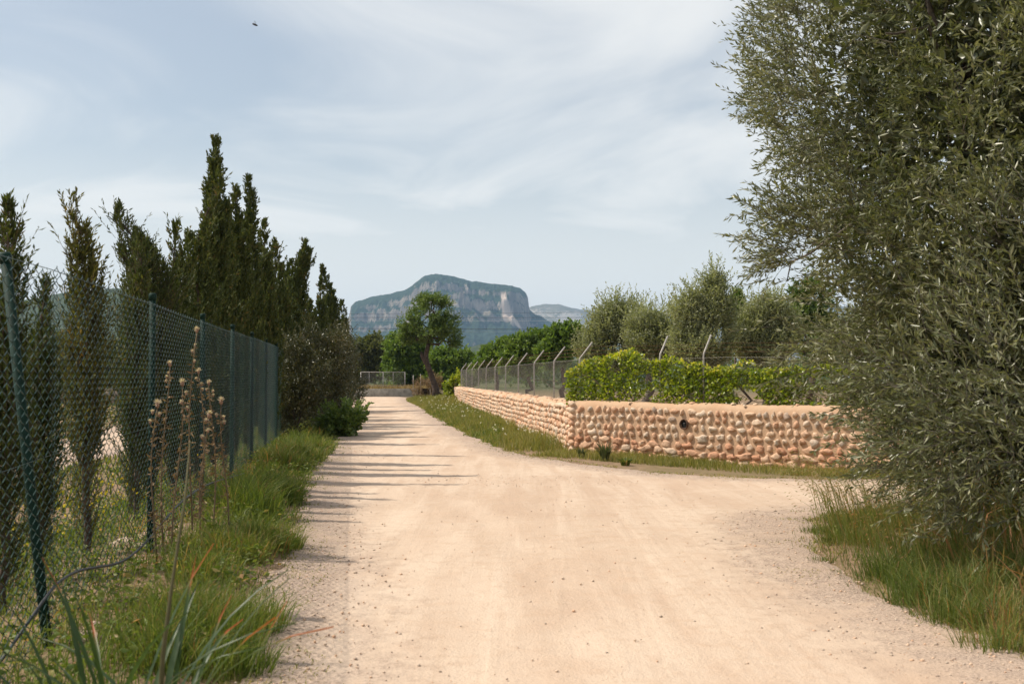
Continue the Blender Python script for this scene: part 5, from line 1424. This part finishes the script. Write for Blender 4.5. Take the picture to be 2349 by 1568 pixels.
# ------------------------------------------------------------------ end of the lane: kerb wall, gate, dry bank
gd = 82.0
def gx_(px): return (px - CXP) / FPX * gd
kerb = MB()
zt = pix(880, 891, gd).z
x0, x1 = gx_(560), gx_(958)
bw = []
for (xa, xb) in ((x0, x1),):
    V = [(xa, gd, -0.3), (xb, gd, -0.3), (xb, gd + 0.35, -0.3), (xa, gd + 0.35, -0.3), (xa, gd, zt - 0.04), (xb, gd, zt), (xb, gd + 0.35, zt), (xa, gd + 0.35, zt - 0.04)]
    kerb.add(V, np.array([[0, 1, 5, 4], [1, 2, 6, 5], [2, 3, 7, 6], [3, 0, 4, 7], [4, 5, 6, 7]]))
kw_ = kerb.build('low_wall', M['concrete'], smooth=False)
tag(kw_, 'low grey-brown concrete wall across the end of the lane', 'wall')
bank = MB()
V, Q = grid(np.linspace(gx_(480), gx_(1045), 40), np.linspace(gd + 0.5, gd + 26, 14), lambda x, y: 0.62 + 0.12 * (fbm(x * 0.4, y * 0.4, 0, 44) - 0.5) - 0.7 * sstep(gd + 14, gd + 26, y) - 0.7 * sstep(gx_(985), gx_(1040), x))
bank.add(V, Q); tag(bank.build('bank', M['ground']), kind='structure')
mb = MB(); rng = np.random.default_rng(83); n = 5200
x = gx_(560) + (gx_(1000) - gx_(560)) * rng.random(n); y = gd + 0.6 + 12 * rng.random(n) ** 1.5
blades(mb, np.stack([x, y, np.full(n, 0.58)], 1), 0.15 + 0.25 * rng.random(n), rlean(rng, n, 0.3), 0.035, rng, rng.random(n))
tag(mb.build('dry_grass', M['dry_grass'], smooth=False), 'straw coloured dry grass on the bank behind the low wall', 'grass', kind='stuff')
gate = empty('field_gate', (gx_(880), gd + 2.5, 0.6), 'pale metal gate frame with thin mesh at the end of the lane', 'gate')
def gp(px, z): return (gx_(px) * (gd + 2.5) / gd - gx_(880), 0.0, z - 0.6)
ztop = pix(880, 853, gd + 2.5).z
for px in (828, 847, 879, 902, 929):
    mb = MB(); tube(mb, [gp(px, 0.4), gp(px, ztop)], 0.035 if px in (828, 879, 929) else 0.018, 7); mb.build('post', M['galv'], gate)
mb = MB(); tube(mb, [gp(828, ztop), gp(929, ztop)], 0.024, 7); mb.build('top_rail', M['galv'], gate)
mb = MB(); tube(mb, [gp(828, 0.78), gp(929, 0.78)], 0.02, 7); mb.build('bottom_rail', M['galv'], gate)
mb = MB()
for px in np.arange(829, 929, 1.9):
    tube(mb, [gp(px, 0.8), gp(px, ztop)], 0.004, 3, caps=False)
for z in np.arange(0.85, ztop, 0.09):
    tube(mb, [gp(828, z), gp(929, z)], 0.004, 3, caps=False)
w = mb.build('mesh_panel', M['galv_wire'], gate); w['kind'] = 'stuff'
for px, py0, py1, lab in ((985, 848, 900, 'leaning grey post just left of the leaning tree trunk'), (965, 858, 890, 'thin grey stake between the gate and the lone tree'), (948, 860, 890, 'thin grey stake nearest the gate')):
    p0, p1 = pix(px, py0, 74), pix(px + (4 if px == 985 else 0), py1, 74)
    zb = float(h(p1.x, 74)); mb = MB(); tube(mb, [(p1.x - p0.x, 0, zb - p0.z - 0.2), (0, 0, -0.5), (0, 0, 0)], 0.05 if px == 985 else 0.025, 7)
    tag(mb.build('fence_stake', M['galv'], loc=tuple(p0)), lab, 'stake', 'stakes beside the gate')
# light-green creeper on the last post of the wall fence and a shrub below the tree
tree('vine_clump', 'small yellow-green creeper on the last cranked post', (-2.95, 56.4, 0.2), [(0, 0, 0.75, 0.4, 0.5, 0.6), (0.05, 0, 1.2, 0.25, 0.3, 0.35)], 260, 12, 0.12, 0.1, M['ivy'], M['bark'], 340, trunk_r=0.03, cat='vine', tl=0.3)
tree('dry_shrub', 'brownish wispy bush between the gate and the lone tree', (-5.3, 68.0, float(h(-5.3, 68))), [(0, 0, 0.7, 0.9, 0.8, 0.6), (0.5, 0, 1.1, 0.5, 0.5, 0.5)], 420, 10, 0.10, 0.035, M['thistle_leaf'], M['bark'], 341, trunk_r=0.03, cat='shrub', tl=0.5, up=1.0)
# hedge and dry-stone wall at the back of the left field
fw = empty('field_wall', (-30, 60, 0), 'low dark rubble wall at the back of the field behind the green fence', 'wall')
mb = MB(); rr = np.random.default_rng(15)
V, Q = grid(np.arange(-26, 21, 0.4), np.array([0, 0.05, 0.25, 0.45, 0.5]), lambda x, y: np.where((y > 0.02) & (y < 0.48), 0.85 + 0.25 * (fbm(x * 1.1, y, 0, 46, 3) - 0.5), -0.1))
V[:, 1] += 0.25 * (V[:, 0] * 0.25); mb.add(V, Q, 0.5); mb.build('rubble', plain('rubble', (0.20, 0.155, 0.12), 0.95, var_amt=0.6, scale=3, bump_s=1.0), fw)

# ------------------------------------------------------------------ overhead cables
for i, (y0, y1, r, mt, lab) in enumerate([(720, 714, 0.016, 'cable', 'topmost thin dark overhead cable before the mountain'), (728, 727, 0.022, 'cable', 'second dark overhead cable from the top'), (735, 735, 0.020, 'cable_light', 'upper pale overhead cable'), (753, 755, 0.034, 'cable', 'thick dark overhead cable, lower pair'), (759, 760, 0.020, 'cable_light', 'lowest pale overhead cable')]):
    d_ = 150.0
    a, b = pix(805, y0, d_), pix(1510, y1, d_)
    P = []
    for t in np.linspace(-1.6, 2.6, 40):
        q = a + (b - a) * t
        P.append((q.x - a.x, 0, (q.z - a.z) + 0.10 * (t - 0.5) ** 2 * 2 - 0.05))
    mb = MB(); tube(mb, P, r, 5)
    tag(mb.build('overhead_cable', M[mt], loc=tuple(a)), lab, 'cable', 'overhead cables crossing before the mountain')

# ------------------------------------------------------------------ insect in the sky
def insect():
    c = pix(585, 57, 6.0)
    o = empty('flying_insect', tuple(c), 'tiny dark flying insect against the sky', 'insect')
    mb = MB(); t = np.linspace(-1, 1, 9)
    ax = np.stack([t * 0.0145, 0.0 * t, -t * 0.0062], 1)
    tube(mb, ax, 0.0058 * np.sqrt(np.clip(1 - t ** 4, 0.05, 1)) * np.where(t > 0.45, 0.85, 1.0), 8)
    mb.build('body', M['insect'], o)
    for s in (-1, 1):
        w_ = MB(); w_.add([(0.002, 0, 0.004), (-0.005, s * 0.012, 0.012), (0.002, s * 0.02, 0.017), (0.009, s * 0.012, 0.011)], [np.array([[0, 1, 2, 3]])])
        w_.build('wing', M['wing'], o)
insect()

# ------------------------------------------------------------------ haze
hb = MB()
X0, X1, Y0, Y1, Z0, Z1 = -5200, 5200, -600, 7800, -6.0, 430
V = [(x, y, z) for z in (Z0, Z1) for (x, y) in ((X0, Y0), (X1, Y0), (X1, Y1), (X0, Y1))]
hb.add(V, np.array([[3, 2, 1, 0], [4, 5, 6, 7], [0, 1, 5, 4], [1, 2, 6, 5], [2, 3, 7, 6], [3, 0, 4, 7]]))
hm, nt, out = newmat('haze')
vol = nt.nodes.new('ShaderNodeVolumePrincipled')
vol.inputs['Color'].default_value = (0.44, 0.69, 1.0, 1)
vol.inputs['Density'].default_value = 0.0001
vol.inputs['Anisotropy'].default_value = 0.1
nt.links.new(vol.outputs[0], out.inputs['Volume'])
tag(hb.build('haze', hm, smooth=False), 'thin blue summer haze over the valley', 'haze', kind='stuff')
